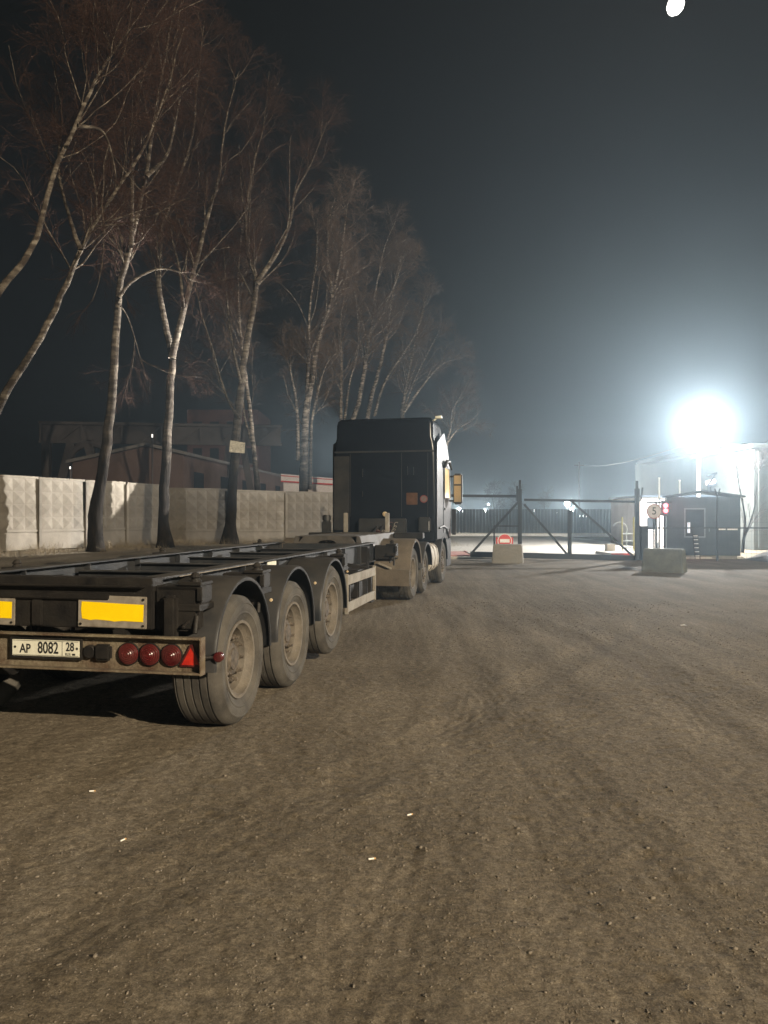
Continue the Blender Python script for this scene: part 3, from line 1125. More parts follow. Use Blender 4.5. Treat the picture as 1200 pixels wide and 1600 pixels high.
for (a, c_, d_, e_) in ((-0.252, 0.252, 0.049, 0.0515), (-0.252, 0.252, -0.0515, -0.049)):
    b.box(a, c_, -0.0055, -0.0042, d_, e_)
b.box(0.205, 0.228, -0.0055, -0.0042, -0.044, -0.031)
b.cyl((-0.237, -0.006, 0.004), (-0.237, -0.004, 0.004), 0.009, 10).cyl((0.241, -0.006, 0.004), (0.241, -0.004, 0.004), 0.009, 10)
b.build('plate_border', m_ink, pl)

# small side lamp on a stalk by the rear wheel
for s in (1, -1):
    b = MB().lathe([(0.036, 0), (0.036, -0.03), (0.028, -0.04), (0.0001, -0.043)], 16, (s * 1.292, -0.50, 0.607), 1)
    l_ = b.build('side_lamp', m_redref if False else m_lens, trailer, 0, True, label='small red lamp on a stalk')
    MB().cyl((s * 1.292, -0.51, 0.607), (s * 1.18, -0.56, 0.60), 0.012, 8).build('stalk', m_black, l_)
for y, z in ((0.70, 0.87), (2.04, 0.90), (3.42, 0.92)):
    MB().box(1.235, 1.258, y - 0.018, y + 0.018, z - 0.013, z + 0.013).build('side_marker', m_amber, trailer, 0.006, True)
# paper tag hung on the rail
MB().box(0.852, 0.856, 1.72, 1.98, 1.02, 1.125).build('paper_tag', m_white, trailer, label='white tag on the right rail')
MB().bar((0.852, -0.2, 1.132), (0.852, 1.6, 1.132), 0.008, 0.006).build('pale_line', m_plate_frame, trailer)  # thin pale bar along the top edge of the rail

# side guard
sg = MB()
for z in (0.42, 0.745):
    sg.box(1.20, 1.228, 3.52, 5.15, z, z + 0.115)
sg.box(1.19, 1.235, 3.50, 3.53, 0.40, 0.88)
sg.box(1.19, 1.235, 5.13, 5.16, 0.40, 0.88)
sg.build('side_guard', m_creamg, trailer, 0.004, seg=1, label='cream two rail side guard')
sl2 = MB()
for z in (0.42, 0.745):
    sl2.box(-1.228, -1.20, 3.52, 5.15, z, z + 0.115)
sl2.build('side_guard', m_creamg, trailer, 0.004, seg=1)
b = MB()
for s in (1, -1):
    for y in (3.7, 4.95):
        b.bar((s * 1.19, y, 0.45), (s * 1.19, y, 0.84), 0.05, 0.04)
        b.bar((s * 1.19, y, 0.84), (s * 0.78, y, 0.92), 0.05, 0.05)
b.build('guard_bracket', m_black, trailer)
# stored gear behind the guard: air tanks, a tool box
MB().cyl((0.95, 3.6, 0.66), (0.95, 4.4, 0.66), 0.15, 18).build('air_tank', m_black, trailer, 0, True)
MB().box(0.82, 1.14, 4.5, 5.05, 0.48, 0.86).build('tool_box', m_black, trailer, 0.02)
# landing legs
for s in (1, -1):
    b = MB().box(s * 0.82 - 0.06, s * 0.82 + 0.06, 6.25, 6.38, 0.48, 1.1)
    b.box(s * 0.82 - 0.045, s * 0.82 + 0.045, 6.265, 6.365, 0.26, 0.48)
    b.box(s * 0.82 - 0.13, s * 0.82 + 0.13, 6.2, 6.43, 0.24, 0.26)
    b.build('landing_leg', m_black, trailer, 0.006)
b = MB().box(-0.7, 0.7, 6.86, 7.06, 0.86, 1.12)
b.build('cross_member', m_frame, trailer, 0.006)
# gooseneck
m_goose = M('dusty gooseneck paint', (0.03, 0.027, 0.025), (0.06, 0.054, 0.048), scale=3, rough=0.6, dust=(0.16, 0.14, 0.115), dust_amt=0.4, top=0.22)
b = MB()
b.prism([(-0.62, 1.04), (-0.50, 1.04), (-0.5, 1.24), (-0.56, 1.24)], 1, 7.1, 10.3)
b.prism([(0.50, 1.04), (0.62, 1.04), (0.56, 1.24), (0.5, 1.24)], 1, 7.1, 10.3)
b.box(-0.5, 0.5, 7.12, 8.5, 1.225, 1.243)
b.box(-0.5, 0.5, 8.9, 10.28, 1.10, 1.118)
gn = b.build('gooseneck', m_goose, trailer, 0.006)
# rear face of the gooseneck with its oval cut-out
b = MB()
ov = [(0.16 * math.cos(a), 1.115 + 0.06 * math.sin(a)) for a in np.linspace(0, 2 * math.pi, 24, endpoint=False)]
out = []
for a in np.linspace(0, 2 * math.pi, 24, endpoint=False):
    c_, s_ = math.cos(a), math.sin(a)
    k = min(0.5 / max(1e-6, abs(c_)), (0.11 / max(1e-6, abs(s_))))
    out.append((c_ * k, 1.125 + s_ * k))
vs = [(x, 7.10, z) for x, z in out] + [(x, 7.10, z) for x, z in ov] + [(x, 7.14, z) for x, z in ov]
fs = [(i, (i + 1) % 24, 24 + (i + 1) % 24, 24 + i) for i in range(24)] + [(24 + i, 24 + (i + 1) % 24, 48 + (i + 1) % 24, 48 + i) for i in range(24)]
b.add(vs, fs).build('end_plate', m_goose, gn)
MB().cyl((-0.06, 7.3, 1.11), (-0.06, 7.5, 1.11), 0.03, 10).cyl((0.06, 7.3, 1.11), (0.06, 7.5, 1.11), 0.03, 10).build('air_coupling', m_creamg, gn)
for y in (8.5, 8.9, 9.6, 10.2):
    MB().box(-0.5, 0.5, y - 0.04, y + 0.04, 1.12, 1.235).build('cross_member', m_goose, trailer)
for s in (1, -1):
    MB().box(s * 0.44 - 0.04, s * 0.44 + 0.04, 10.16, 10.24, 1.243, 1.64).build('front_stop_post', m_creamg, trailer, 0.006)
    b = MB().box(min(s * 0.6, s * 1.2), max(s * 0.6, s * 1.2), 10.05, 10.3, 1.12, 1.235)
    b.build('front_wing_beam', m_black, trailer, 0.01)
MB().cyl((0, 9.0, 0.98), (0, 9.0, 1.1), 0.045, 14).build('kingpin', m_black, trailer)

# ------------------------------------------------------------------ the tractor unit
m_cab = M('dark navy cab paint', (0.0055, 0.0075, 0.0115), (0.008, 0.0105, 0.0155), scale=2, rough=0.24, spec=0.3, coat=0.0, dust=(0.09, 0.085, 0.08), dust_amt=0.015)
m_cabp = M('matte dark cab plastic', (0.010, 0.011, 0.013), (0.016, 0.017, 0.019), scale=3, rough=0.5, dust=DUST, dust_amt=0.12)
m_side = M('glossy dark cab side paint', (0.012, 0.014, 0.018), (0.018, 0.02, 0.025), scale=2, rough=0.48, spec=0.22, dust=(0.10, 0.09, 0.08), dust_amt=0.2)
m_beige = M('mud caked mudguard', (0.08, 0.064, 0.046), (0.14, 0.114, 0.085), scale=4, rough=0.9, dust=(0.085, 0.07, 0.052), dust_amt=0.6, bump=0.3)
m_tank = M('cream tank cover', (0.42, 0.39, 0.33), (0.52, 0.49, 0.42), scale=4, rough=0.5, dust=(0.25, 0.20, 0.15), dust_amt=0.5)
m_chrome = M('bright chrome', (0.6, 0.6, 0.6), (0.7, 0.7, 0.7), rough=0.2, metal=1.0)

truck = thing('truck_tractor', 'dark high roofed truck tractor unit coupled to the trailer, seen from behind', 'truck', K0, -KY)
wd = wheel_meshes(0.50, 0.60, 0.288, inset=0.11)
wf = wheel_meshes(0.50, 0.30, 0.288, inset=0.03)
wp = wheel_meshes(0.46, 0.28, 0.26, inset=0.04)
for s in (1, -1):
    add_wheel(truck, s * 1.22, 0.0, 0.495, wd, s, spin=0.2)
    add_wheel(truck, s * 1.20, 1.30, 0.455, wp, s, spin=0.9)
    add_wheel(truck, s * 1.20, 3.80, 0.495, wf, s, spin=0.5)
for s in (1, -1):
    b = MB().box(s * 0.42 - 0.04, s * 0.42 + 0.04, -1.0, 4.9, 0.68, 0.95)
    b.build('frame_rail', m_black, truck, 0.006)
b = MB()
for y in (-0.95, 0.0, 1.3, 2.2, 3.8):
    b.box(-0.38, 0.38, y - 0.06, y + 0.06, 0.70, 0.9)
b.cyl((-0.95, 0, 0.5), (0.95, 0, 0.5), 0.09, 14).cyl((-0.95, 1.3, 0.46), (0.95, 1.3, 0.46), 0.07, 14).cyl((-0.95, 3.8, 0.48), (0.95, 3.8, 0.48), 0.07, 14)
b.lathe([(0.05, -0.25), (0.2, -0.15), (0.24, 0), (0.2, 0.15), (0.05, 0.25)], 18, (0, 0, 0.5), 1)
b.build('underframe', m_black, truck, 0, True)
b = MB().lathe([(0.46, 0.985), (0.46, 1.03), (0.44, 1.04), (0.0001, 1.04)], 28, (0, 0.0, 0), 2)
b.box(-0.5, 0.5, -0.2, 0.2, 0.9, 0.985)
b.build('fifth_wheel', m_black, truck, 0, True)
# rear mudguards
for s in (1, -1):
    xa, xb = (0.60, 1.275) if s > 0 else (-0.60, -1.275)
    b = MB()
    fender(b, 0, 0.53, 0.62, R(12), R(176), xa, xb, lip=0.06)
    mg = b.build('mudguard', m_beige, truck, 0, True, label='mud caked drive wheel mudguard')
    lo, hi = (0.60, 1.27) if s > 0 else (-1.27, -0.60)
    MB().box(lo, hi, -0.66, -0.628, 0.30, 0.60).build('mud_flap', m_beige, mg, 0.004)
    b = MB()
    for z in (0.80, 0.88, 0.96):
        b.box(lo + 0.06, hi - 0.22, -0.69, -0.60, z, z + 0.022)
    b.build('step', m_black, mg)
    MB().bar((s * 0.70, -0.668, 0.72), (s * 0.94, -0.668, 0.62), 0.012, 0.035).build('flap_bar', m_creamg, mg)
    b = MB()
    fender(b, 1.30, 0.49, 0.56, R(5), R(175), xa * 1.2, xb, lip=0.05)
    b.build('mudguard', m_fender, truck, 0, True)
    # rear lamp bar
    b = MB().box(s * 0.34 - 0.16, s * 0.34 + 0.16, -1.06, -1.0, 0.58, 0.68)
    lb = b.build('tail_lamp', m_lens, truck, 0.01)
# fuel tank
for s in (1, -1):
    b = MB()
    prof = [(0.70, 0.36), (1.10, 0.36), (1.20, 0.46), (1.22, 0.66), (1.18, 0.88), (1.08, 0.96), (0.70, 0.96)]
    b.prism([(s * x, z) for x, z in prof], 1, 1.93, 3.12)
    tk = b.build('fuel_tank', m_tank, truck, 0.03, True, seg=3)
    b = MB()
    for y in (2.15, 2.55, 2.95):
        b.prism([(s * (x + (0.008 if x > 1 else 0)), z + (0.006 if z > 0.7 else -0.006)) for x, z in prof], 1, y - 0.025, y + 0.025)
    b.build('tank_strap', m_plate_frame, tk)


# the cab as a loft of rounded rectangles
def rrect(hw, yr, yf, r, n=5):
    pts = []
    for cx, cy, a0 in ((hw - r, yf - r, 0), (-hw + r, yf - r, 90), (-hw + r, yr + r, 180), (hw - r, yr + r, 270)):
        for k in range(n + 1):
            a = R(a0 + 90 * k / n)
            pts.append((cx + r * math.cos(a), cy + r * math.sin(a)))
    return pts


def loft(levels):
    b = MB()
    rings = [[(x, y, z) for x, y in rrect(hw, yr, yf, r)] for z, hw, yr, yf, r in levels]
    n = len(rings[0])
    vs = [p for ring in rings for p in ring]
    fs = []
    for i in range(len(rings) - 1):
        for k in range(n):
            fs.append((i * n + k, i * n + (k + 1) % n, (i + 1) * n + (k + 1) % n, (i + 1) * n + k))
    fs.append(tuple(range(n))[::-1])
    fs.append(tuple(range((len(rings) - 1) * n, len(rings) * n)))
    return b.add(vs, fs)


CR, CF = 2.75, 5.2
cab = loft([(1.02, 1.19, CR + 0.03, CF, 0.07), (1.10, 1.205, CR, CF, 0.07), (2.0, 1.21, CR, CF - 0.03, 0.08), (2.9, 1.195, CR, CF - 0.32, 0.09),
            (3.10, 1.185, CR, CF - 0.46, 0.09), (3.24, 1.165, CR + 0.005, CF - 0.75, 0.09), (3.36, 1.13, CR + 0.01, CF - 0.9, 0.09), (3.66, 1.125, CR + 0.012, CF - 1.2, 0.09),
            (3.75, 1.105, CR + 0.03, CF - 1.35, 0.09), (3.80, 1.06, CR + 0.08, CF - 1.5, 0.09), (3.812, 0.98, CR + 0.16, CF - 1.6, 0.09)]).build('cab', m_cab, truck, 0, True)
# rear wall furniture
MB().box(-1.17, -0.80, CR - 0.03, CR - 0.002, 1.25, 2.95).build('air_deflector', m_cabp, cab, 0.01)
MB().box(-1.16, 1.16, CR - 0.018, CR - 0.002, 3.02, 3.06).build('roof_seam', m_cabp, cab, 0.004)
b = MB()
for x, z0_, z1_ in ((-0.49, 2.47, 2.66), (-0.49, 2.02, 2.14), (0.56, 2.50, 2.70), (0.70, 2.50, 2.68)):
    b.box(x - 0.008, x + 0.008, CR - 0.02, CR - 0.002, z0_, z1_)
b.build('highlight_strip', m_chrome, cab, 0.003)  # highlight lines on the cab back, built as chrome strips
for x in (-0.78, 0.42, 1.02):
    MB().box(x - 0.006, x + 0.006, CR - 0.01, CR - 0.002, 1.56, 3.0).build('seam', m_cabp, cab)
m_orange = M('orange brown reflection', (0.055, 0.026, 0.013), (0.11, 0.055, 0.03), scale=8, rough=0.45)  # a reflection in the glossy cab back, built as a coloured plate
MB().box(0.53, 0.79, CR - 0.022, CR - 0.002, 1.83, 2.10).build('reflection_patch', m_orange, cab, 0.008, label='orange brown reflection painted on the cab back')
m_stk = M('faded red sticker', (0.16, 0.03, 0.028), (0.2, 0.05, 0.045), rough=0.5)
st = MB().lathe([(0.085, 0), (0.085, -0.006), (0.0001, -0.006)], 24, (0.93, CR - 0.002, 1.96), 1).build('speed_sticker', m_stk, cab)
st2 = MB().lathe([(0.062, 0), (0.062, -0.003), (0.0001, -0.003)], 24, (0.93, CR - 0.0082, 1.96), 1).build('sticker_face', M('dull sticker face', (0.12, 0.11, 0.10), rough=0.5), cab)
MB().bar((0.90, CR - 0.0125, 1.93), (0.96, CR - 0.0125, 1.99), 0.004, 0.012).build('sticker_mark', m_stk, cab)
MB().lathe([(0.055, 0), (0.055, -0.03), (0.03, -0.045), (0.0001, -0.048)], 18, (0.05, CR - 0.06, 1.62), 1).build('lamp_reflection', m_amber, cab, 0, True)  # amber button standing for a lamp reflected in the cab paint
MB().box(-0.55, 0.55, CR - 0.16, CR - 0.002, 1.12, 1.52).build('valve_panel', m_cabp, cab, 0.02)
b = MB()
for i in range(3):
    x = -0.12 + i * 0.12
    pts = [Vector((x, CR - 0.16, 1.35)), Vector((x, CR - 0.6, 1.15 - i * 0.03)), Vector((x * 0.8, CR - 1.1, 1.22)), Vector((x * 0.6, 0.9, 1.2))]
    P = smooth_path(pts, 14)
    b.tube([tuple(p) for p in P], 0.016, 6)
b.build('air_hose', m_cabp, truck, 0, True)
for k, (x0_, mt) in enumerate(((0.22, m_lens), (0.34, m_plate_frame))):
    P = []
    for i in range(90):
        u = i / 89
        an = u * 2 * math.pi * 11
        P.append((x0_ - 0.1 * u + 0.035 * math.cos(an), CR - 0.2 - 0.9 * u, 1.42 - 0.45 * math.sin(math.pi * u) * 0.5 - 0.14 * u + 0.035 * math.sin(an)))
    MB().tube(P, 0.007, 5).build('coiled_air_line', mt, truck, 0, True)
MB().box(-1.36, -1.2, CR - 0.35, CR - 0.1, 1.12, 1.46).cyl((-1.28, CR - 0.22, 1.46), (-1.28, CR - 0.22, 1.6), 0.1, 14).build('air_intake', m_cabp, truck, 0.02, True)
MB().box(0.82, 1.1, CR - 0.14, CR - 0.002, 1.22, 1.55).build('filter_box', m_cabp, cab, 0.03, True)
MB().cyl((1.07, CR - 0.15, 1.26), (1.07, CR - 0.15, 1.46), 0.012, 8).build('grab_handle', m_chrome, cab)

# pale right and left doors / side skins with a lit window
for s in (1, -1):
    skin = [(CR + 0.06, 1.05), (CF - 0.95, 1.05), (CF - 0.25, 1.35), (CF - 0.12, 1.5), (CF - 0.14, 2.0), (CF - 0.42, 2.85), (CF - 0.62, 3.08), (CF - 1.0, 3.34), (CF - 1.35, 3.55), (CR + 0.10, 3.24), (CR + 0.06, 3.08)]
    b = MB().prism(skin, 0, s * 1.2125, s * 1.222)
    side = b.build('side_panel', m_side, cab, 0.003, seg=1)
    dr = [(3.72, 1.18), (4.55, 1.18), (4.82, 1.5), (4.82, 2.05), (4.56, 2.78), (3.72, 2.82)]
    door = MB().prism(dr, 0, s * 1.2235, s * 1.233).build('door', m_side, cab, 0.003, seg=1)
    wn = [(3.78, 2.0), (4.76, 2.0), (4.53, 2.72), (3.78, 2.74)]
    MB().prism(wn, 0, s * 1.2345, s * 1.2385).build('window', M('lit cab window', (0.5, 0.4, 0.25), rough=0.15, emit=(1.0, 0.66, 0.28), emit_s=0.75), cab, label='side window glowing warm from inside')
    fr_ = MB()
    for i in range(4):
        a, c_ = wn[i], wn[(i + 1) % 4]
        fr_.bar((s * 1.24, a[0], a[1]), (s * 1.24, c_[0], c_[1]), 0.03, 0.03, (1, 0, 0))
    fr_.build('window_frame', m_cabp, cab)
    MB().box(min(s * 1.233, s * 1.262), max(s * 1.233, s * 1.262), 3.8, 3.94, 1.72, 1.77).build('door_handle', m_cabp, cab, 0.006)
    # wind deflector / visor above the window
    P = [(s * 1.25, 3.70, 2.72), (s * 1.30, 3.80, 2.86), (s * 1.30, 4.2, 2.88), (s * 1.30, 4.6, 2.72)]
    MB().tube(P, [0.03, 0.045, 0.04, 0.02], 8).build('rain_visor', m_cabp, cab, 0, True)
    # mirrors
    b = MB().box(s * 1.45 - 0.11, s * 1.45 + 0.11, 4.56, 4.70, 1.86, 2.62)
    mh = b.build('mirror_housing', m_cabp, cab, 0.035, True, seg=3)
    b = MB().bar((s * 1.22, 4.66, 2.55), (s * 1.5, 4.64, 2.55), 0.05, 0.04).bar((s * 1.22, 4.66, 1.95), (s * 1.5, 4.64, 1.95), 0.05, 0.04)
    b.build('mirror_arm', m_cabp, cab)
    m_mir = M('warm tinted mirror glass', (0.55, 0.44, 0.28), (0.62, 0.5, 0.33), rough=0.42, metal=1.0)  # amber tint puts the warm reflected light into the glass colour
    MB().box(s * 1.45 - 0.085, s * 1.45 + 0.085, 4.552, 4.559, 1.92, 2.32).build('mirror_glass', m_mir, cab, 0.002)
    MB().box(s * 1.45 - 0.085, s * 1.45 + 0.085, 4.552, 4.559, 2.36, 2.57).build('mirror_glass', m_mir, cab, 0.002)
    # wheel arch, bumper side, steps
    b = MB()
    fender(b, 3.8, 0.52, 0.60, R(0), R(180), s * 0.85, s * 1.235, lip=0.05)
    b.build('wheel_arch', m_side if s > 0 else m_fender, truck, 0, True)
    P = [(s * 1.24, 3.05, 1.30), (s * 1.24, 3.6, 1.34), (s * 1.245, 4.1, 1.28), (s * 1.245, 4.5, 1.05)]
    MB().tube(P, 0.022, 6).build('arch_trim', m_cabp, cab, 0, True)
    MB().box(min(s * 0.9, s * 1.19), max(s * 0.9, s * 1.19), 4.44, 5.22, 0.32, 1.02).build('front_step', m_side, truck, 0.03)
    MB().box(s * 1.29 - 0.05, s * 1.29 + 0.05, 5.06, 5.1, 1.1, 1.75).build('corner_deflector', m_side, cab, 0.01)
MB().box(-0.9, 0.9, 4.7, 5.25, 0.32, 1.02).build('front_bumper', m_cabp, truck, 0.03)
# roof lamp catching the light
b = MB().cyl((1.04, 3.35, 3.78), (1.16, 3.35, 3.86), 0.02, 8).lathe([(0.03, -0.09), (0.04, 0.05), (0.035, 0.06), (0.0001, 0.062)], 14, (1.19, 3.33, 3.86), 0)
b.build('roof_lamp', m_white, cab, 0, True)

# ------------------------------------------------------------------ board on the tree
bd = at(370, 697, 32.6)
brd = thing('notice_board', 'white weathered notice board nailed to a birch trunk', 'sign', bd, R(4))
m_board = M('stained white board', (0.42, 0.38, 0.29), (0.78, 0.74, 0.62), scale=7, rough=0.7, dust=(0.10, 0.09, 0.08), dust_amt=0.6, stretch=(1, 1, 3))
MB().prism([(-0.32, -0.25), (0.32, -0.30), (0.34, 0.14), (-0.27, 0.24)], 1, -0.015, 0.015).build('board', m_board, brd, 0.003)
MB().box(-0.03, 0.03, 0.017, 0.4, -0.05, 0.05).build('batten', m_black, brd)

# ------------------------------------------------------------------ sliding gate
m_gate = M('dark blue gate steel', (0.006, 0.009, 0.014), (0.011, 0.015, 0.021), scale=6, rough=0.6, spec=0.25)
m_block = M('grey concrete block', (0.19, 0.175, 0.145), (0.30, 0.275, 0.23), scale=2.6, rough=0.9, bump=0.6, bscale=14, dust=(0.10, 0.085, 0.065), dust_amt=0.5)
m_red = M('red paint', (0.50, 0.02, 0.02), (0.62, 0.035, 0.03), scale=6, rough=0.5)
m_whitep = M('white paint', (0.72, 0.72, 0.70), (0.82, 0.82, 0.80), scale=6, rough=0.5)
GYY = 28.0


def gx_(x, Y=GYY):
    return (x - 600) / 1220 * Y


def gzz(y, Y=GYY):
    return CAM_Z + (806 - y) / 1220 * Y


gate = thing('sliding_gate', 'dark steel sliding gate leaf with diagonal braces across the entrance', 'gate', (gx_(904), GYY, 0))
cx = gx_(904)
def gb(name, x0, y0, x1, y1, wd, Y=GYY, parent=None, ox=0.0):
    a = Vector((gx_(x0, Y) - ox, Y - GYY, gzz(y0, Y)))
    c = Vector((gx_(x1, Y) - ox, Y - GYY, gzz(y1, Y)))
    return MB().bar(a, c, wd, wd).build(name, m_gate, parent)
gb('top_rail', 819, 781, 993, 784, 0.085, GYY, gate, cx)
gb('bottom_rail', 735, 866, 993, 872, 0.19, GYY - 0.003, gate, cx)
gb('brace', 819, 788, 886, 866, 0.07, GYY + 0.003, gate, cx)
gb('brace', 894, 784, 988, 868, 0.07, GYY + 0.005, gate, cx)
gb('upright', 890, 797, 890, 868, 0.12, GYY + 0.001, gate, cx)
gb('brace', 737, 864, 810, 784, 0.075, GYY + 0.006, gate, cx)
gb('upright', 772, 822, 772, 866, 0.05, GYY + 0.002, gate, cx)
gb('middle_rail', 772, 822, 812, 822, 0.045, GYY + 0.004, gate, cx)
pg = thing('gate_post', 'tall dark steel gate post beside the no entry sign', 'post', (gx_(813.5), GYY + 0.1, 0))
MB().box(-0.065, 0.065, 0.02, 0.15, 0, 2.55).build('shaft', m_gate, pg, 0.008)
MB().box(-0.035, 0.035, 0.03, 0.1, 2.55, gzz(750)).build('tip', m_gate, pg)
MB().box(-0.125, -0.065, 0.05, 0.11, 2.1, gzz(759)).build('guide_bar', m_gate, pg)
pg = thing('gate_post', 'tall dark steel gate post left of the speed limit sign', 'post', (gx_(993), GYY - 0.1, 0))
MB().box(-0.075, 0.075, -0.155, -0.01, 0, 2.55).build('shaft', m_gate, pg, 0.008)
MB().box(-0.035, 0.035, -0.1, -0.03, 2.55, gzz(752)).build('tip', m_gate, pg)
MB().bar((0.14, -0.05, 2.1), (0.2, -0.05, gzz(762)), 0.05, 0.05).build('guide_bar', m_gate, pg)
MB().box(0.1, 0.36, -0.2, 0.06, 0.0, 1.22).build('drive_box', m_gate, pg, 0.01)

lf = thing('metal_fence', 'thin top rail fence left of the gate, running behind the cab', 'fence', (2.0, 28.6, 0))
MB().bar((-3.4, 0, gzz(773, 28.6)), (gx_(812, 28.6) - 2.0, 0, gzz(775.5, 28.6)), 0.1, 0.1).build('top_rail', m_gate, lf)
for x in (-3.3, -1.2):
    MB().box(x - 0.05, x + 0.05, 0.06, 0.16, 0, 2.4).build('post', m_gate, lf)

# fence right of the gate
rf = thing('wire_fence', 'wire fence with forked posts in front of the guard booth', 'fence', (9.2, 27.4, 0))
MB().bar((0, 0, gzz(785, 27.4)), (0.9, 0, gzz(785, 27.4)), 0.06, 0.06).build('top_rail', m_gate, rf)
MB().bar((0.1, 0, gzz(825, 27.4)), (9.0, 0, gzz(825, 27.4)), 0.05, 0.05).build('middle_rail', m_gate, rf)
for i, x in enumerate((gx_(1026, 27.4) - 9.2, gx_(1122, 27.4) - 9.2, gx_(1230, 27.4) - 9.2)):
    top_ = gzz(785, 27.4) if i == 0 else gzz(778, 27.4)
    p_ = MB().box(x - 0.03, x + 0.03, 0.03, 0.09, 0, top_).build('post', m_gate, rf)
    if i:
        MB().bar((x, 0.06, top_), (x - 0.09, 0.06, top_ + 0.33), 0.035, 0.035).bar((x, 0.06, top_), (x + 0.09, 0.06, top_ + 0.33), 0.035, 0.035).build('fork', m_gate, p_)
b = MB()
for k in range(7):
    z = 0.25 + k * 0.22
    b.cyl((0.1, 0.11, z), (9.0, 0.11, z), 0.003, 4)
for k in range(50):
    x = 0.15 + k * 0.18
    b.cyl((x, 0.115, 0.02), (x, 0.115, 1.7), 0.0022, 4)
tag(b.build('wire_mesh', m_gate, rf), kind='stuff')

# concrete blocks
def block(label, x0, x1, y, zt, depth, rz, yb, taper=0.05, mat=None):
    Y = CAM_Z * 1220 / (yb - 806)
    w_ = (x1 - x0) / 1220 * Y
    h = zt
    c = ((x0 + x1) / 2 - 600) / 1220 * Y
    b = MB()
    vs = []
    for z, t in ((-0.05, 0), (h, taper)):
        for sx, sy in ((-1, 0), (1, 0), (1, 1), (-1, 1)):
            vs.append((sx * (w_ / 2 - t), sy * depth + (t if sy == 0 else -t), z))
    b.add(vs, [(0, 1, 2, 3), (4, 5, 6, 7), (0, 1, 5, 4), (1, 2, 6, 5), (2, 3, 7, 6), (3, 0, 4, 7)])
    o = b.build('concrete_block', mat or m_block, None, 0.025)
    o.location = (c, Y, 0)
    o.rotation_euler = (0, 0, rz)
    tag(o, label, 'concrete block', 'concrete blocks before the gate')
    return o


block('concrete block in front of the red no entry sign', 768, 816, 852, 0.62, 0.75, R(-14), 880)
block('large dark concrete block under the speed limit sign', 1002, 1066, 858, 0.64, 0.55, R(-33), 893, 0.05, M('shade darkened concrete block', (0.07, 0.075, 0.062), (0.13, 0.13, 0.11), scale=2.6, rough=0.9, bump=0.6, bscale=14))  # darker copy of the block concrete, shade on its face put into colour

# no entry sign in a frame
ns = thing('no_entry_sign', 'red round no entry sign with white bar standing behind the left block', 'sign', (gx_(788.5, 26.9), 26.9, 0))
zc = gzz(845, 26.9)
MB().lathe([(0.245, 0.0), (0.245, -0.012), (0.0001, -0.012)], 36, (0, 0, zc), 1).build('rim', m_whitep, ns)
MB().lathe([(0.222, 0.0), (0.222, -0.004), (0.0001, -0.004)], 36, (0, -0.0125, zc), 1).build('disc', m_red, ns)
MB().box(-0.165, 0.165, -0.023, -0.0175, zc - 0.06, zc + 0.06).build('bar', m_whitep, ns)
b = MB()
for x in (-0.27, 0.27):
    b.box(x - 0.025, x + 0.025, 0.01, 0.05, 0, zc + 0.12)
b.box(-0.245, 0.245, 0.012, 0.048, zc - 0.24, zc - 0.17).box(-0.245, 0.245, 0.012, 0.048, zc + 0.05, zc + 0.1)
b.build('frame', m_red, ns, 0.004)

# speed limit sign on its pole
ss = thing('speed_limit_sign', 'round speed limit five sign on a thin post right of the gate', 'sign', (gx_(1022, 27.0), 27.0, 0))
zc = gzz(799, 27.0)
m_signface = M('sign face', (0.26, 0.23, 0.23), (0.32, 0.29, 0.29), scale=5, rough=0.5)  # white face greyed, the lamp glare over it put into the colour
m_signred = M('glare dulled sign ring', (0.16, 0.04, 0.045), (0.2, 0.06, 0.06), scale=5, rough=0.5)  # ring red dulled to carry the same glare
MB().lathe([(0.262, 0.0), (0.262, -0.008), (0.0001, -0.008)], 40, (0, 0, zc), 1).build('ring', m_signred, ss)
MB().lathe([(0.226, 0.0), (0.226, -0.003), (0.0001, -0.003)], 40, (0, -0.0085, zc), 1).build('face', m_signface, ss)
text_obj('numeral', '5', 0.36, m_ink, ss, (0, -0.0135, zc), (R(90), 0, 0), 0.001, 0.95, 0.004)
MB().cyl((0, 0.03, 0), (0, 0.03, zc + 0.2), 0.025, 10).build('post', m_gate, ss)

# red signal lamps
ts = thing('traffic_signal', 'two red signal lamps in a dark housing beside the booth', 'traffic light', (gx_(1040, 28.6), 28.6, 0))
m_redlit = M('lit red signal', (0.6, 0.05, 0.05), rough=0.3, emit=(1.0, 0.16, 0.20), emit_s=5.0)
MB().box(-0.12, 0.12, 0.0, 0.16, gzz(806, 28.6), gzz(782, 28.6)).build('housing', m_gate, ts, 0.01)
MB().cyl((0, 0.1, 0), (0, 0.1, gzz(806, 28.6)), 0.04, 10).build('post', m_gate, ts)
for y in (790, 798):
    MB().lathe([(0.085, 0), (0.08, -0.03), (0.05, -0.05), (0.0001, -0.06)], 18, (0, -0.002, gzz(y, 28.6)), 1).build('lamp', m_redlit, ts, 0, True)

L = bpy.data.lights.new('signal_light', 'POINT')
L.energy = 30
L.color = (1.0, 0.12, 0.12)
L.shadow_soft_size = 0.08
lo = bpy.data.objects.new('signal_light', L)
col.objects.link(lo)
lo.parent = ts
lo.location = (-0.02, -0.22, gzz(794, 28.6))

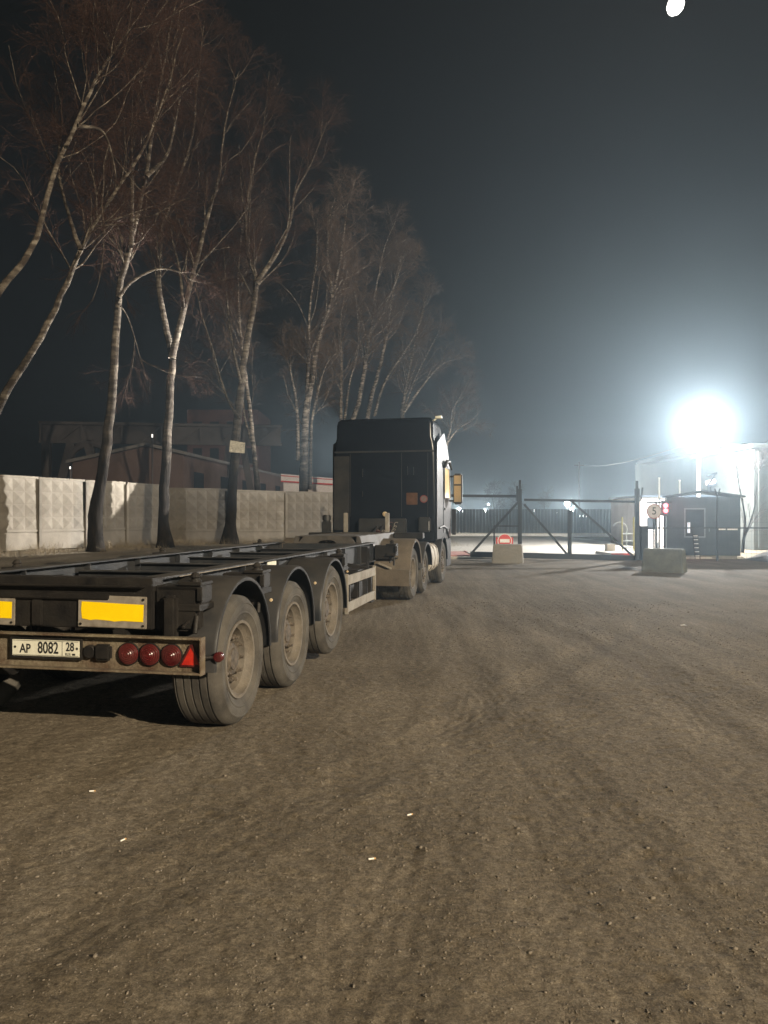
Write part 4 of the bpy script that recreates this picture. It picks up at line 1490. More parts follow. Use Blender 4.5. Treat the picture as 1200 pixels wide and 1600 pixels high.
# ------------------------------------------------------------------ guard booth
BY = 28.9
bx0, bx1 = gx_(1045, BY), gx_(1152, BY)
bw = bx1 - bx0
m_booth = M('dark blue booth cladding', (0.006, 0.018, 0.034), (0.012, 0.028, 0.048), scale=3, rough=0.55, dust=DUST, dust_amt=0.08)
booth = thing('guard_booth', 'small dark blue guard booth with shallow gable roof', 'booth', ((bx0 + bx1) / 2, BY, 0), R(-18))
BH = 2.28
MB().box(-bw / 2, bw / 2, 0, 2.4, 0.12, BH).build('wall', m_booth, booth)
MB().box(-bw / 2 + 0.1, bw / 2 - 0.1, 0.1, 2.3, 0, 0.12).build('plinth', m_block, booth)
for k in range(9):
    x = -bw / 2 + 0.04 + k * (bw - 0.12) / 8
    if k in (2, 3, 4):
        continue
    MB().box(x, x + 0.05, -0.018, -0.001, 0.14, BH - 0.02).build('batten', m_booth, booth)
MB().prism([(-bw / 2 - 0.16, BH - 0.02), (0.0, BH + 0.20), (bw / 2 + 0.16, BH - 0.02), (bw / 2 + 0.16, BH + 0.03), (0, BH + 0.26), (-bw / 2 - 0.16, BH + 0.03)], 1, -0.2, 2.6).build('roof', m_booth, booth)
m_bframe = M('grey booth window frame', (0.13, 0.15, 0.17), (0.17, 0.19, 0.21), scale=4, rough=0.5)
m_glassd = M('dark window glass', (0.02, 0.024, 0.03), rough=0.06, spec=0.8)
wx0, wx1, wz0, wz1 = gx_(1073, BY) - (bx0 + bx1) / 2, gx_(1100, BY) - (bx0 + bx1) / 2, gzz(838, BY), gzz(796, BY)
win = MB().box(wx0, wx1, -0.012, -0.002, wz0, wz1).build('window', m_glassd, booth)
b = MB()
for (xa, xb, za, zb) in ((wx0 - 0.05, wx0, wz0 - 0.05, wz1 + 0.05), (wx1, wx1 + 0.05, wz0 - 0.05, wz1 + 0.05), (wx0, wx1, wz1, wz1 + 0.05), (wx0, wx1, wz0 - 0.05, wz0)):
    b.box(xa, xb, -0.04, -0.001, za, zb)
b.build('frame', m_bframe, win)
m_lit = M('lit office strip', (0.5, 0.5, 0.5), rough=0.3, emit=(0.85, 0.95, 1.0), emit_s=0.8)
MB().box(wx0 + 0.06, wx0 + 0.16, -0.018, -0.0125, wz0 + 0.12, wz0 + 0.52).build('lit_slit', m_lit, win)
dx0 = wx1 + 0.12
dr = MB().box(dx0, dx0 + 0.52, -0.015, -0.001, 0.14, 2.05).build('door', m_booth, booth, 0.004)
MB().box(dx0 + 0.04, dx0 + 0.07, -0.05, -0.016, 1.0, 1.12).build('handle', m_bframe, dr)
MB().box(bw / 2 - 0.78, bw / 2 - 0.50, -0.045, -0.0185, gzz(828, BY), gzz(825.5, BY)).box(bw / 2 - 0.45, bw / 2 - 0.1, -0.045, -0.0185, gzz(828, BY), gzz(825.5, BY)).build('reflective_strip', m_whitep, booth)
ld = thing('step_ladder', 'narrow metal ladder leaning under the booth window', 'ladder', (gx_(1089, 28.6), 28.55, 0))
b = MB()
for s in (-0.09, 0.09):
    b.bar((s, 0, 0), (s, 0.22, 0.95), 0.018, 0.03)
b.build('stile', m_gate, ld)
for k in range(6):
    z = 0.12 + k * 0.145
    MB().cyl((-0.09, 0.22 * z / 0.95, z), (0.09, 0.22 * z / 0.95, z), 0.012, 8).build('rung', m_whitep, ld)

# low earth bank right of the booth
bgx = np.linspace(12.6, 30, 60)
bgy = np.linspace(25.2, 29.5, 20)
BX, BYY = np.meshgrid(bgx, bgy)
BZ = -0.12 + 0.58 * np.sin(np.clip((BYY - 25.2) / 4.3, 0, 1) * np.pi) * sstep((BX - 12.6) / 1.6) + 0.10 * vnoise(BX * 2, BYY * 2) + 0.06 * vnoise(BX * 6, BYY * 6)
ii = (np.arange(19)[:, None] * 60 + np.arange(59)[None, :]).ravel()
o = link_mesh('ground_bank', fast_mesh('ground_bank', np.stack([BX, BYY, BZ], -1).reshape(-1, 3), np.stack([ii, ii + 1, ii + 61, ii + 60], -1)),
              M('shade darkened earth', (0.018, 0.017, 0.013), (0.04, 0.036, 0.028), scale=3, rough=0.95, bump=0.6, bscale=18))  # shade over the bank put into its dark earth colour
tag(o, 'dark low earth bank right of the booth', kind='structure')

# traffic islands with red and white kerbs
m_pink = M('worn red paving', (0.42, 0.20, 0.18), (0.55, 0.32, 0.29), scale=1.5, rough=0.8)
isl = thing('traffic_island', 'red and white kerbed island just inside the gate by the right post', 'traffic island', (9.2, 29.4, 0))
MB().box(-0.62, 1.5, 0.1, 2.3, 0.05, 0.16).build('top', m_conc, isl)
for i in range(3):
    MB().box(-0.62 + i * 0.71, -0.62 + (i + 1) * 0.71 - 0.01, 0, 0.095, 0.05, 0.17).build('kerb', m_red if i % 2 == 0 else m_whitep, isl, 0.01)
isl = thing('traffic_island', 'low red paved island beyond the gate right of the cab', 'traffic island', (2.2, 29.2, 0))
MB().box(0, 1.1, 0.1, 3.2, 0.05, 0.11).build('top', m_pink, isl)
for i in range(3):
    MB().box(1.11, 1.22, 0.1 + i * 1.05, 0.1 + (i + 1) * 1.05 - 0.01, 0.05, 0.14).build('kerb', m_whitep if i % 2 else m_pink, isl, 0.01)

# yellow pipe barrier and hoop
m_yel = M('pale yellow paint', (0.62, 0.52, 0.16), (0.75, 0.66, 0.3), scale=6, rough=0.5)
BYr = 32.5
br = thing('pipe_barrier', 'yellow posted pipe barrier with white rails beyond the gate', 'barrier', (gx_(981, BYr), BYr, 0.05))
for x in (972, 990):
    xx = gx_(x, BYr) - gx_(981, BYr)
    MB().cyl((xx, 0, 0), (xx, 0, gzz(810, BYr)), 0.035, 10).build('post', m_yel, br, 0, True)
b = MB()
for z in (0.78, 0.48, 0.22):
    b.cyl((gx_(972, BYr) - gx_(981, BYr) + 0.03, 0, z), (gx_(990, BYr) - gx_(981, BYr) - 0.03, 0, z), 0.026, 8)
b.build('rail', m_whitep, br, 0, True)
hp = thing('white_hoop', 'white curved pipe hoop beside the yellow barrier', 'hoop', (gx_(968, 33.2), 33.2, 0.05))
P = [(0.32 * math.cos(a), 0, gzz(829, 33.2) + 0.30 * math.sin(a)) for a in np.linspace(R(150), R(-30), 16)]
P += [(0.30, 0, 0.5), (0.29, 0, 0)]
MB().tube(P, 0.025, 8).build('pipe', m_whitep, hp, 0, True)
cbx = MB().box(-0.17, 0.17, 0, 0.35, 0, 0.38).build('control_box', m_conc, None, 0.015, loc=(gx_(955, 31.5), 31.5, 0.055))
tag(cbx, 'small pale concrete box on the yard beside the barrier', 'box')
b = MB()
bench = thing('bench', 'white slatted bench behind the right gate post', 'bench', (gx_(1012, 33.0), 33.0, 0.055))
for k in range(3):
    MB().box(-0.55, 0.55, k * 0.12, k * 0.12 + 0.09, 0.40, 0.43).build('slat', m_whitep, bench)
for x in (-0.45, 0.45):
    MB().box(x - 0.03, x + 0.03, 0.03, 0.3, 0, 0.40).build('leg', m_bframe, bench)

# checkpoint house (pale wall right of the gate)
m_wall = M('pale plaster', (0.50, 0.45, 0.43), (0.62, 0.57, 0.55), scale=1.3, rough=0.85)
ck = thing('checkpoint_house', 'pale plastered checkpoint building behind the guard booth', 'building', (gx_(1000, 39), 39.0, 0.05))
MB().box(0, 5.2, 0, 5, 0, 2.45).build('wall', m_wall, ck)
MB().box(-0.05, 5.4, -0.08, 5.3, 2.45, 2.56).build('roof', m_booth, ck)
wn = MB().box(0.35, 0.80, -0.02, -0.002, 0.85, 1.45).build('window', m_glassd, ck)
MB().box(0.3, 0.85, -0.05, -0.003, 0.78, 0.84).build('sill', m_whitep, wn)

# tall pale poles catching the floodlight
for x, y0_, Y, lb in ((1030, 750, 31.5, 'thin white pole above the speed limit sign'), (1062, 754, 31.6, 'thin white pole behind the guard booth roof')):
    o = MB().cyl((0, 0, 0), (0, 0, gzz(y0_, Y)), 0.035, 10).lathe([(0.045, 0), (0.045, 0.05), (0.0001, 0.06)], 10, (0, 0, gzz(y0_, Y)), 2).build('white_pole', m_whitep, None, 0, True, loc=(gx_(x, Y), Y, 0.05))
    tag(o, lb, 'pole', 'thin white poles')

# ------------------------------------------------------------------ the floodlight
FY = 36.0
fp = at(1095, 668, FY)
fl = thing('floodlight_mast', 'blazing white floodlight on a pale mast behind the guard booth', 'floodlight', (fp.x, FY, 0.05))
MB().cyl((0, 0.25, 0), (0, 0.25, fp.z + 0.2), 0.10, 16, 0.07).build('mast', m_whitep, fl, 0, True)
MB().bar((-0.9, 0.2, fp.z - 0.15), (0.9, 0.2, fp.z - 0.15), 0.08, 0.08).build('cross_arm', m_bframe, fl)
m_flood = M('floodlight lens', (0.9, 0.9, 0.9), rough=0.3, emit=(0.93, 0.97, 1.0), emit_s=60.0)
for x in (-0.62, 0.0, 0.62):
    hd = MB().box(x - 0.26, x + 0.26, -0.02, 0.14, fp.z - 0.2, fp.z + 0.2).build('lamp_head', m_bframe, fl, 0.02)
    MB().box(x - 0.23, x + 0.23, -0.03, -0.022, fp.z - 0.17, fp.z + 0.17).build('lens', m_flood, hd)
L = bpy.data.lights.new('flood_light', 'POINT')
L.energy = FLOOD_W
L.color = (1.0, 0.97, 0.92)
L.shadow_soft_size = 0.25
lo = bpy.data.objects.new('flood_light', L)
col.objects.link(lo)
lo.parent = fl
lo.location = (0, -0.35, fp.z - 0.05)
# a lamp post beyond the cab whose beam strikes the left fence
PX, PY, PZ = 0.3, 30.5, 3.4
sp0 = thing('lamp_post', 'lamp post standing behind the truck cab, its beam on the left fence', 'lamp post', (PX, PY, gz(PX, PY)))
MB().cyl((0, 0, -0.1), (0, 0, PZ), 0.06, 12, 0.045).build('pole', m_gate, sp0, 0, True)
MB().box(-0.02, 0.10, -0.16, 0.16, PZ, PZ + 0.22).build('lamp_head', m_bframe, sp0, 0.02)
L = bpy.data.lights.new('side_beam', 'SPOT')
L.energy = SIDE_SPOT_W
L.color = (1.0, 0.97, 0.92)
L.shadow_soft_size = 0.06
L.spot_size = R(59)
L.spot_blend = 0.05
lo = bpy.data.objects.new('side_beam', L)
col.objects.link(lo)
lo.parent = sp0
lo.location = (-0.12, 0, PZ + 0.1)
az, el = R(202), R(13)
lo.rotation_euler = Vector((math.cos(az) * math.cos(el), math.sin(az) * math.cos(el), math.sin(el))).to_track_quat('-Z', 'Y').to_euler()

# wire slung to the mast
a = at(905, 727, 95)
c = Vector((fp.x, FY + 0.25, fp.z - 0.6))
P = []
for k in range(25):
    u = k / 24
    p = a.lerp(c, u)
    p.z -= 0.5 * math.sin(math.pi * u)
    P.append(tuple(p))
o = MB().tube(P, 0.018, 5).build('overhead_wire', m_creamg, None)
tag(o, 'thin overhead wire slung left from the floodlight mast', 'wire')
pole = thing('utility_pole', 'faint wooden utility pole far beyond the gate', 'pole', (a.x, 95, 0))
MB().cyl((0, 0, 0), (0, 0, a.z + 0.4), 0.13, 12, 0.1).build('shaft', m_twig, pole)
MB().bar((-0.6, 0, a.z), (0.6, 0, a.z), 0.1, 0.1).build('cross_arm', m_twig, pole)

# ------------------------------------------------------------------ industrial buildings right
m_hall = M('pale hall cladding', (0.10, 0.10, 0.098), (0.15, 0.15, 0.147), scale=0.5, rough=0.7)
m_grey = M('grey green cladding', (0.05, 0.056, 0.052), (0.08, 0.088, 0.082), scale=0.6, rough=0.8)
HY = 44.0
hall = thing('factory_hall', 'pale clad factory hall lit by the floodlight at the right edge', 'building', (gx_(1128, HY), HY, 0))
hh = gzz(700, HY)
npan = 9
for i in range(npan):
    MB().box(i * 1.2 + 0.01, (i + 1) * 1.2 - 0.01, 0, 0.25, 0.05, hh - (0.6 if i == 0 else 0)).build('panel', m_hall, hall, 0.01)
MB().box(0.02, npan * 1.2 - 0.02, 0.26, 14, 0.0, hh - 0.15).build('wall', m_grey, hall)
MB().box(-0.2, npan * 1.2 + 0.2, -0.2, 14.2, hh, hh + 0.25).build('roof', m_grey, hall)
for i in (1, 3, 5):
    wn = MB().box(i * 1.2 + 0.15, i * 1.2 + 1.05, -0.03, -0.003, 2.6, 4.0).build('window', m_glassd, hall)
    MB().box(i * 1.2 + 0.08, i * 1.2 + 1.12, -0.06, -0.004, 2.5, 2.59).build('sill', m_hall, wn)
an = thing('factory_annex', 'grey green annex wall at the right picture edge', 'building', (gx_(1178, 36), 36, 0))
MB().box(0, 8, 0, 7, 0, gzz(700, 36)).build('wall', m_grey, an)
MB().box(-0.15, 8.15, -0.15, 7.15, gzz(700, 36), gzz(700, 36) + 0.2).build('roof', m_grey, an)
for i in range(7):
    MB().box(0.2 + i * 1.15, 0.3 + i * 1.15, -0.05, -0.002, 0.1, gzz(702, 36)).build('rib', m_grey, an)
pb = thing('pipe_bridge', 'steel truss pipe bridge crossing before the bright hall', 'bridge', (gx_(1105, 40), 40, 0))
za, zb = gzz(757, 40), gzz(738, 40)
xe = gx_(1180, 40) - gx_(1105, 40)
for name, dz in (('lower_chord', 0), ('upper_chord', 0.55)):
    MB().bar((0, 0, za - 0.1 + dz), (xe, 0, zb - 0.1 + dz), 0.1, 0.1).build(name, m_gate, pb)
for k in range(7):
    u = k / 6
    MB().bar((xe * u, 0.003, za - 0.1 + (zb - za) * u), (xe * min(1, u + 0.16), 0.003, za + 0.42 + (zb - za) * min(1, u + 0.16)), 0.05, 0.05).build('diagonal', m_gate, pb)
MB().cyl((0.1, 0.3, za + 0.05), (xe, 0.3, zb + 0.05), 0.16, 12).build('pipe', m_whitep, pb, 0, True)
for x in (0.15, xe - 0.3):
    MB().box(x - 0.06, x + 0.06, 0.06, 0.18, 0, za + (zb - za) * x / xe - 0.14).build('leg', m_gate, pb)
tw = thing('grey_block_building', 'dim grey block building behind the booth left of the floodlight', 'building', (gx_(1043, 62), 62, 0))
MB().box(0, 6.5, 0, 8, 0, gzz(715, 62)).build('wall', m_grey, tw)
for i in range(4):
    MB().box(0.2 + i * 1.6, 0.5 + i * 1.6, -0.15, -0.002, 0, gzz(717, 62)).build('pilaster', m_grey, tw)

for i, (x, Y, hgt, sd, lb) in enumerate(((1160, 33.5, 4.2, 51, 'bare leaning sapling between the booth and the bright hall'),)):
    bx = gx_(x, Y)
    b0 = (bx, Y, 0)
    make_tree(lb, [([b0, (bx + 0.1, Y, hgt * 0.35), (bx - 0.15, Y, hgt * 0.7), (bx - 0.3, Y, hgt)], 0.09, 0.02, 0.15),
                   ([(bx + 0.02, Y, 0.5), (bx + 0.5, Y, hgt * 0.45), (bx + 0.7, Y, hgt * 0.9)], 0.06, 0.015, 0.2)], sd, 'bare_tree', n1=26, n2=4, n3=3, n4=2,
              l1=(0.8, 1.8), group=None, knots=False)

# ------------------------------------------------------------------ beyond the gate
m_dark = M('dark sheet wall', (0.02, 0.025, 0.03), (0.035, 0.042, 0.048), scale=1, rough=0.7)
dw = thing('sheet_wall', 'long dark sheet metal wall across the far side of the yard', 'wall', (-8, 60.5, 0))
me = MB()
for k in range(10):
    me.prism([(k * 0.25 + 0.01, 0), (k * 0.25 + 0.06, -0.05), (k * 0.25 + 0.16, -0.05), (k * 0.25 + 0.21, 0), (k * 0.25 + 0.24, 0.0), (k * 0.25 + 0.24, 0.02), (k * 0.25 + 0.01, 0.02)], 2, 0.25, 2.1)
pm = me.mesh('panel')
for i in range(16):
    link_mesh('panel', pm, m_dark, dw, (i * 2.52, 0, 0), (0, 0, 0))
MB().box(0, 40.3, 0.03, 0.2, 0, 0.24).build('plinth', m_conc, dw)
kb = MB().box(-8, 30, 59.0, 59.3, 0.0, 0.22).build('kerb', m_whitep, None, 0.01)
tag(kb, 'pale kerb line in front of the dark far wall', 'kerb', kind='structure')

m_bulb = M('far lamp globe', (0.9, 0.9, 0.9), rough=0.3, emit=(0.92, 0.97, 1.0), emit_s=9.0)
far = [(717, 796, 72, 0.17, 'white far lamp nearest the cab, brighter of a close pair'), (722, 799, 75, 0.11, 'small far lamp just right of the pair nearest the cab'),
       (757, 798, 70, 0.17, 'bright far lamp left of the gate brace, lower of two'), (763, 788, 78, 0.11, 'small far lamp above the bright one left of the brace'),
       (835, 798, 74, 0.13, 'single far lamp right of the left gate post'), (886, 787, 66, 0.24, 'largest white lamp just under the gate top rail'),
       (893, 797, 66, 0.2, 'white lamp directly above the central gate upright'), (872, 801, 80, 0.11, 'tiny far lamp left of the gate centre'),
       (885, 803, 80, 0.09, 'tiny lowest far lamp beside the gate centre'), (972, 786, 66, 0.19, 'white lamp under the gate top rail near the right post'),
       (810, 800, 84, 0.06, 'faintest tiny lamp close to the left gate post')]
for x, y, Y, r, lb in far:
    p = at(x, y, Y)
    o = thing('yard_lamp', lb, 'lamp', (p.x, Y, 0), 0, 'distant yard lamps')
    MB().cyl((0, 0, 0), (0, 0, p.z - r * 0.9), 0.05, 8, 0.035).build('pole', m_gate, o)
    if r >= 0.17:
        L = bpy.data.lights.new('lamp_light', 'POINT')
        L.energy = 1800
        L.color = (1.0, 0.95, 0.88)
        L.shadow_soft_size = r
        lo = bpy.data.objects.new('lamp_light', L)
        col.objects.link(lo)
        lo.parent = o
        lo.location = (0, -2.2 * r, p.z + 0.5 * r)
    MB().lathe([(0.001, -r), (r * 0.5, -r * 0.86), (r * 0.87, -r * 0.5), (r, 0), (r * 0.87, r * 0.5), (r * 0.5, r * 0.86), (0.001, r)], 16, (0, 0, p.z), 2).build('globe', m_bulb, o, 0, True)
sp_ = thing('lit_sign_strip', 'bright horizontal light strip beyond the gate', 'lamp', (gx_(911, 75), 75, 0))
MB().box(-0.45, 0.45, 0, 0.1, gzz(808, 75), gzz(804.5, 75)).build('tube', m_bulb, sp_)
for x in (-0.4, 0.4):
    MB().cyl((x, 0.15, 0), (x, 0.15, gzz(805, 75)), 0.04, 8).build('post', m_gate, sp_)

for i, (x, Y, top, sd) in enumerate(((770, 95, 764, 61), (805, 100, 768, 62), (850, 110, 775, 63))):
    bx = gx_(x, Y)
    hgt = gzz(top, Y)
    make_tree(['left one of three faint far trees beyond the gate', 'middle one of three faint far trees behind the left gate post', 'right one of three faint far trees beyond the gate'][i],
              [([(bx, Y, 0), (bx + 0.2, Y, hgt * 0.4), (bx, Y, hgt * 0.75), (bx + 0.3, Y, hgt)], 0.2, 0.04, 0.2)], sd, 'bare_tree', n1=40, n2=7, n3=6, n4=2,
              l1=(1.0, 2.6), group='faint far trees', knots=False, thin=2.5)

# ------------------------------------------------------------------ left background: shed, crane, block, lit house
m_shed = M('dark brown shed cladding', (0.09, 0.054, 0.044), (0.13, 0.085, 0.07), scale=0.7, rough=0.85)
m_roof = M('grey shed roof', (0.12, 0.11, 0.105), (0.18, 0.165, 0.155), scale=0.6, rough=0.8)
SY = 50.0
shed = thing('warehouse_shed', 'long dark gabled warehouse behind the concrete fence', 'building', (-14.2, SY, 0.3), R(-5))
eL, eR, ap = 4.7, 5.2, 5.75
MB().prism([(-6, 0), (1.4, 0), (1.4, eR), (-1.0, ap), (-6, eL)], 1, 0, 34).build('wall', m_shed, shed)
MB().prism([(-1.0, ap + 0.02), (1.7, eR - 0.06), (1.7, eR + 0.14), (-1.0, ap + 0.22), (-6.3, eL + 0.16), (-6.3, eL - 0.04)], 1, -0.3, 34.3).build('roof', m_roof, shed)
for k in range(5):
    wn = MB().box(1.402, 1.43, 2 + k * 6, 4 + k * 6, 3.0, 4.2).build('window', m_glassd, shed)
dr = MB().box(-3.6, -1.2, -0.05, -0.003, 0, 3.2).build('door', m_roof, shed)

lh = thing('lit_store_house', 'low white wall with red trim glowing behind the fence near the cab', 'building', (gx_(443, 56), 56, 0.3), R(-4))
m_lw = M('white store wall', (0.68, 0.62, 0.62), (0.78, 0.73, 0.72), scale=1.5, rough=0.7)
zt = gzz(743, 56) - 0.3
MB().box(0, 7, 0, 4, 0, zt - 0.45).build('wall', m_lw, lh)
MB().prism([(-0.15, zt - 0.42), (7.2, zt - 0.9), (7.2, zt - 0.55), (-0.15, zt + 0.12)], 1, -0.2, 4.2).build('roof', m_lw, lh)
MB().bar((-0.15, -0.215, zt - 0.42), (7.2, -0.215, zt - 0.88), 0.03, 0.10).build('trim', m_red, lh)
MB().bar((-0.15, -0.215, zt - 0.02), (7.2, -0.215, zt - 0.6), 0.03, 0.06).build('trim', m_red, lh)

cr = thing('gantry_crane', 'dark gantry crane girder silhouette above the left fence', 'crane', (gx_(80, 58), 58, 0.3), R(8))
m_crane = M('dark crane steel', (0.05, 0.04, 0.04), (0.08, 0.066, 0.064), scale=1.2, rough=0.7)
zb_, zt_ = gzz(692, 58) - 0.3, gzz(658, 58) - 0.3
b = MB()
MB().box(-0.9, 17, 0, 0.12, zb_, zb_ + 0.22).build('lower_chord', m_crane, cr)
MB().box(-0.9, 17, 0, 0.12, zt_ - 0.22, zt_).build('upper_chord', m_crane, cr)
MB().box(-0.85, 16.9, 0.35, 0.4, zb_, zt_ - 0.1).build('girder_web', m_crane, cr)
for k in range(12):
    x = -0.8 + k * 1.45
    MB().bar((x, 0.06, zb_ + 0.2), (x + (1.45 if k % 2 else 0.0), 0.06, zt_ - 0.2), 0.1, 0.1).build('lattice_bar', m_crane, cr)
for xa, xb in ((1.4, -0.2), (2.6, 4.4), (13.0, 12.0), (14.0, 15.2)):
    MB().bar((xa, 0.1, zb_), (xb, 0.1, 0), 0.5, 0.6).build('leg', m_crane, cr)
MB().box(-0.6, -0.1, -0.3, 0.5, zb_ - 3.0, zb_).build('hoist_cabin', m_crane, cr)
P = [(1.9 + 1.5 * math.cos(a) + 0.9, 0.1, zb_ - 1.3 + 1.3 * math.sin(a)) for a in np.linspace(R(170), R(20), 12)]
MB().tube(P, 0.28, 8).build('arch_brace', m_crane, cr, 0, True)

blk = thing('office_block', 'barely lit dark red block with windows behind the warehouse', 'building', (gx_(292, 88), 88, 0))
m_brick = M('dark red brick', (0.13, 0.06, 0.052), (0.18, 0.09, 0.075), scale=1, rough=0.9)
MB().box(0, 8, 0, 10, 0, gzz(640, 88)).build('wall', m_brick, blk)
for j in range(4):
    for i in range(4):
        wn = MB().box(0.7 + i * 1.9, 1.7 + i * 1.9, -0.04, -0.003, 1.5 + j * 3.0, 3.2 + j * 3.0).build('window', m_glassd, blk)
        MB().box(0.6 + i * 1.9, 1.8 + i * 1.9, -0.1, -0.004, 1.35 + j * 3.0, 1.49 + j * 3.0).build('sill', m_roof, wn)

for x, y, Y, r, lb in ((238, 681, 49.0, 0.08, 'small white lamp on the warehouse gable'), (110, 731, 40, 0.05, 'small lamp above the left fence under the crane')):
    p = at(x, y, Y)
    o = thing('wall_lamp', lb, 'lamp', (p.x, Y, 0.3), 0, 'small lamps behind the fence')
    MB().cyl((0, 0, 0), (0, 0, p.z - 0.3 - r), 0.05, 8).build('pole', m_crane, o)
    MB().box(-r * 0.5, r * 0.5, -0.08, 0.0, p.z - 0.3 - r * 1.3, p.z - 0.3 + r * 1.3).build('lamp', M('warm white small lamp', (0.9, 0.9, 0.9), emit=(1.0, 0.95, 0.85), emit_s=1.6), o, 0.01)

# ------------------------------------------------------------------ stones, butts and scraps on the ground
rg = np.random.RandomState(17)
NS = 42000
t = rg.rand(NS)
yy = 1.5 + 13 * t ** 2.2
xx = (rg.rand(NS) - 0.5) * (2.2 + 1.15 * yy) + 0.05 * yy
dens = vnoise(xx * 0.8 + 13, yy * 0.6 + 3) + 0.35 * vnoise(xx * 3.1, yy * 2.7)
keep = rg.rand(NS) < np.clip(0.55 + 1.3 * dens, 0.08, 1)
# keep the tyres clear
loc_x = (xx - T0.x) * math.cos(TY) - (yy - T0.y) * math.sin(TY)
loc_y = (xx - T0.x) * math.sin(TY) + (yy - T0.y) * math.cos(TY)
keep &= ~((np.abs(loc_x) < 1.3) & (loc_y > -0.5))
xx, yy = xx[keep], yy[keep]
n = len(xx)
size = 0.0013 + 0.0030 * rg.rand(n) ** 4 + 0.007 * rg.rand(n) ** 30 + 0.0004 * yy
ico = bmesh.new()
bmesh.ops.create_icosphere(ico, subdivisions=1, radius=1)
iv = np.array([v.co[:] for v in ico.verts])
it = np.array([[v.index for v in f.verts] for f in ico.faces])
ico.free()
jit = 1 + 0.28 * rg.randn(n, len(iv), 1)
scl = size[:, None, None] * np.stack([1 + 0.35 * rg.rand(n), 0.8 + 0.4 * rg.rand(n), 0.5 + 0.35 * rg.rand(n)], -1)[:, None, :]
a = rg.rand(n) * 6.28
pv = iv[None] * jit * scl
rx = pv[..., 0] * np.cos(a)[:, None] - pv[..., 1] * np.sin(a)[:, None]
ry = pv[..., 0] * np.sin(a)[:, None] + pv[..., 1] * np.cos(a)[:, None]
pz = ground_h(xx, yy)[:, None] + pv[..., 2] + 0.05 * size[:, None]
sv = np.stack([rx + xx[:, None], ry + yy[:, None], pz], -1).reshape(-1, 3)
stt = (it[None] + (np.arange(n) * len(iv))[:, None, None]).reshape(-1, 3)
m_stone = M('loose gravel', (0.10, 0.082, 0.06), (0.22, 0.19, 0.148), scale=9, rough=0.9, contrast=(0.3, 0.75), detail=2)
o = link_mesh('gravel', fast_mesh('gravel', sv, None, stt, smooth=False), m_stone)
tag(o, 'loose gravel and clods scattered over the dirt', 'gravel', kind='stuff')

m_butt = M('white paper', (0.72, 0.70, 0.64), (0.82, 0.80, 0.74), rough=0.7)
m_filter = M('cork filter paper', (0.45, 0.28, 0.12), rough=0.8)
for x, y, a, lb in ((145, 1231, 10, 'white cigarette butt on the dirt left of the other butts'), (193, 1305, 60, 'white cigarette butt lying at a slant on the left dirt'),
                    (581, 1339, 15, 'white cigarette butt near the middle of the foreground'), (640, 1271, 30, 'small white butt further off in mid foreground')):
    Y = CAM_Z * 1220 / (y - 806)
    X = (x - 600) / 1220 * Y
    o = thing('cigarette_butt', lb, 'cigarette butt', (X, Y, gz(X, Y) + 0.006), R(a), 'cigarette butts on the dirt')
    MB().cyl((-0.016, 0, 0), (0.01, 0, 0), 0.0042, 10).build('paper', m_butt, o, 0, True)
    MB().cyl((0.010, 0, 0), (0.018, 0, 0), 0.0043, 10).build('filter', m_filter, o, 0, True)
for x, y, lb in ((1068, 978, 'white paper scrap on the dirt far right'),):
    Y = CAM_Z * 1220 / (y - 806)
    X = (x - 600) / 1220 * Y
    v = [(-0.05, -0.03, 0), (0.0, -0.035, 0.012), (0.05, -0.02, 0.004), (-0.045, 0.03, 0.008), (0.005, 0.02, 0.02), (0.055, 0.03, 0.0)]
    o = MB().add(v, [(0, 1, 4, 3), (1, 2, 5, 4)]).build('paper_scrap', m_butt, None, loc=(X, Y, gz(X, Y) + 0.004))
    tag(o, lb, 'paper scrap')

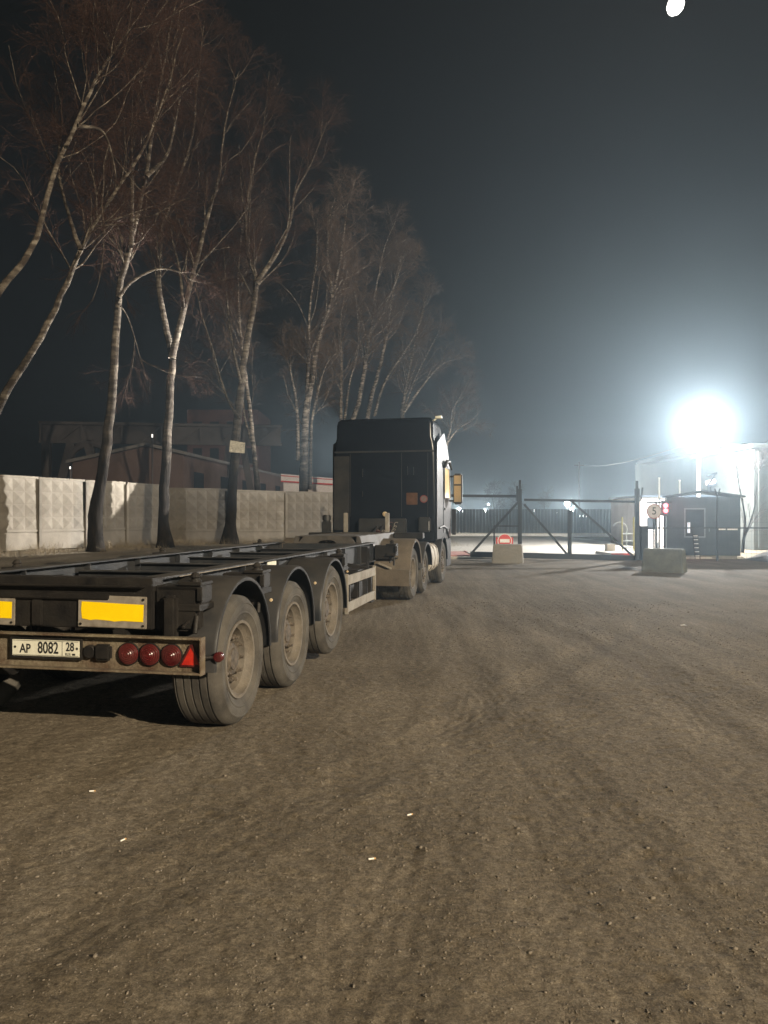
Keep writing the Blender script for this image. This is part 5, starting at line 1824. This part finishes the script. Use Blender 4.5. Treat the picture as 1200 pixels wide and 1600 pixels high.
# ------------------------------------------------------------------ the yard lamp behind the photographer that lights the ground
SX, SYY, SZ = 26.0, -24.0, 15.5
sl_ = thing('street_lamp', 'tall warm street lamp behind the camera on the right', 'street lamp', (SX, SYY, 0))
MB().cyl((0, 0, 0), (0, 0, SZ + 0.3), 0.11, 14, 0.07).build('pole', m_gate, sl_, 0, True)
MB().bar((0, 0, SZ + 0.25), (-0.9, 1.1, SZ + 0.45), 0.07, 0.07).build('arm', m_gate, sl_)
hd = MB().box(-0.3, 0.3, -0.16, 0.16, -0.02, 0.1).build('lamp_head', m_bframe, sl_, 0.03, loc=(-0.95, 1.15, SZ + 0.42))
hd.rotation_euler = (0, 0, R(130))
L = bpy.data.lights.new('street_light', 'POINT')
L.energy = STREET_W
L.color = (1.0, 0.83, 0.60)
L.shadow_soft_size = 0.22
lo = bpy.data.objects.new('street_light', L)
col.objects.link(lo)
lo.parent = sl_
lo.location = (-0.98, 1.2, SZ + 0.15)

# ------------------------------------------------------------------ the moon
md = Vector(((1057 - 600) / 1220, 1, (806 - 6) / 1220)) * 900
mo = MB().lathe([(0.001, -1), (0.5, -0.866), (0.866, -0.5), (1, 0), (0.866, 0.5), (0.5, 0.866), (0.001, 1)], 24, (0, 0, 0), 2).build(
    'moon', M('moon glow', (0.9, 0.9, 0.9), emit=(1.0, 0.97, 0.9), emit_s=6.0), None, 0, True, loc=md + Vector((0, 0, CAM_Z)))
mo.scale = (9.5, 9.5, 11.5)
mo.rotation_euler = (0, R(28), 0)
tag(mo, 'bright moon cut by the top picture edge', 'moon')

# ------------------------------------------------------------------ added haze standing in for lens glare
hz = bpy.data.materials.new('glow haze')
hz.use_nodes = True
t = hz.node_tree
t.nodes.clear()
out = t.nodes.new('ShaderNodeOutputMaterial')
pv_ = t.nodes.new('ShaderNodeVolumePrincipled')
pv_.inputs['Color'].default_value = (0.66, 0.85, 1.0, 1)
pv_.inputs['Density'].default_value = HAZE
pv_.inputs['Anisotropy'].default_value = HAZE_G
t.links.new(pv_.outputs[0], out.inputs['Volume'])
o = MB().box(-245, 245, -65, 245, -1.6, 28).build('haze', hz)
tag(o, 'thin glow haze added for lens glare round the lamps', kind='stuff')
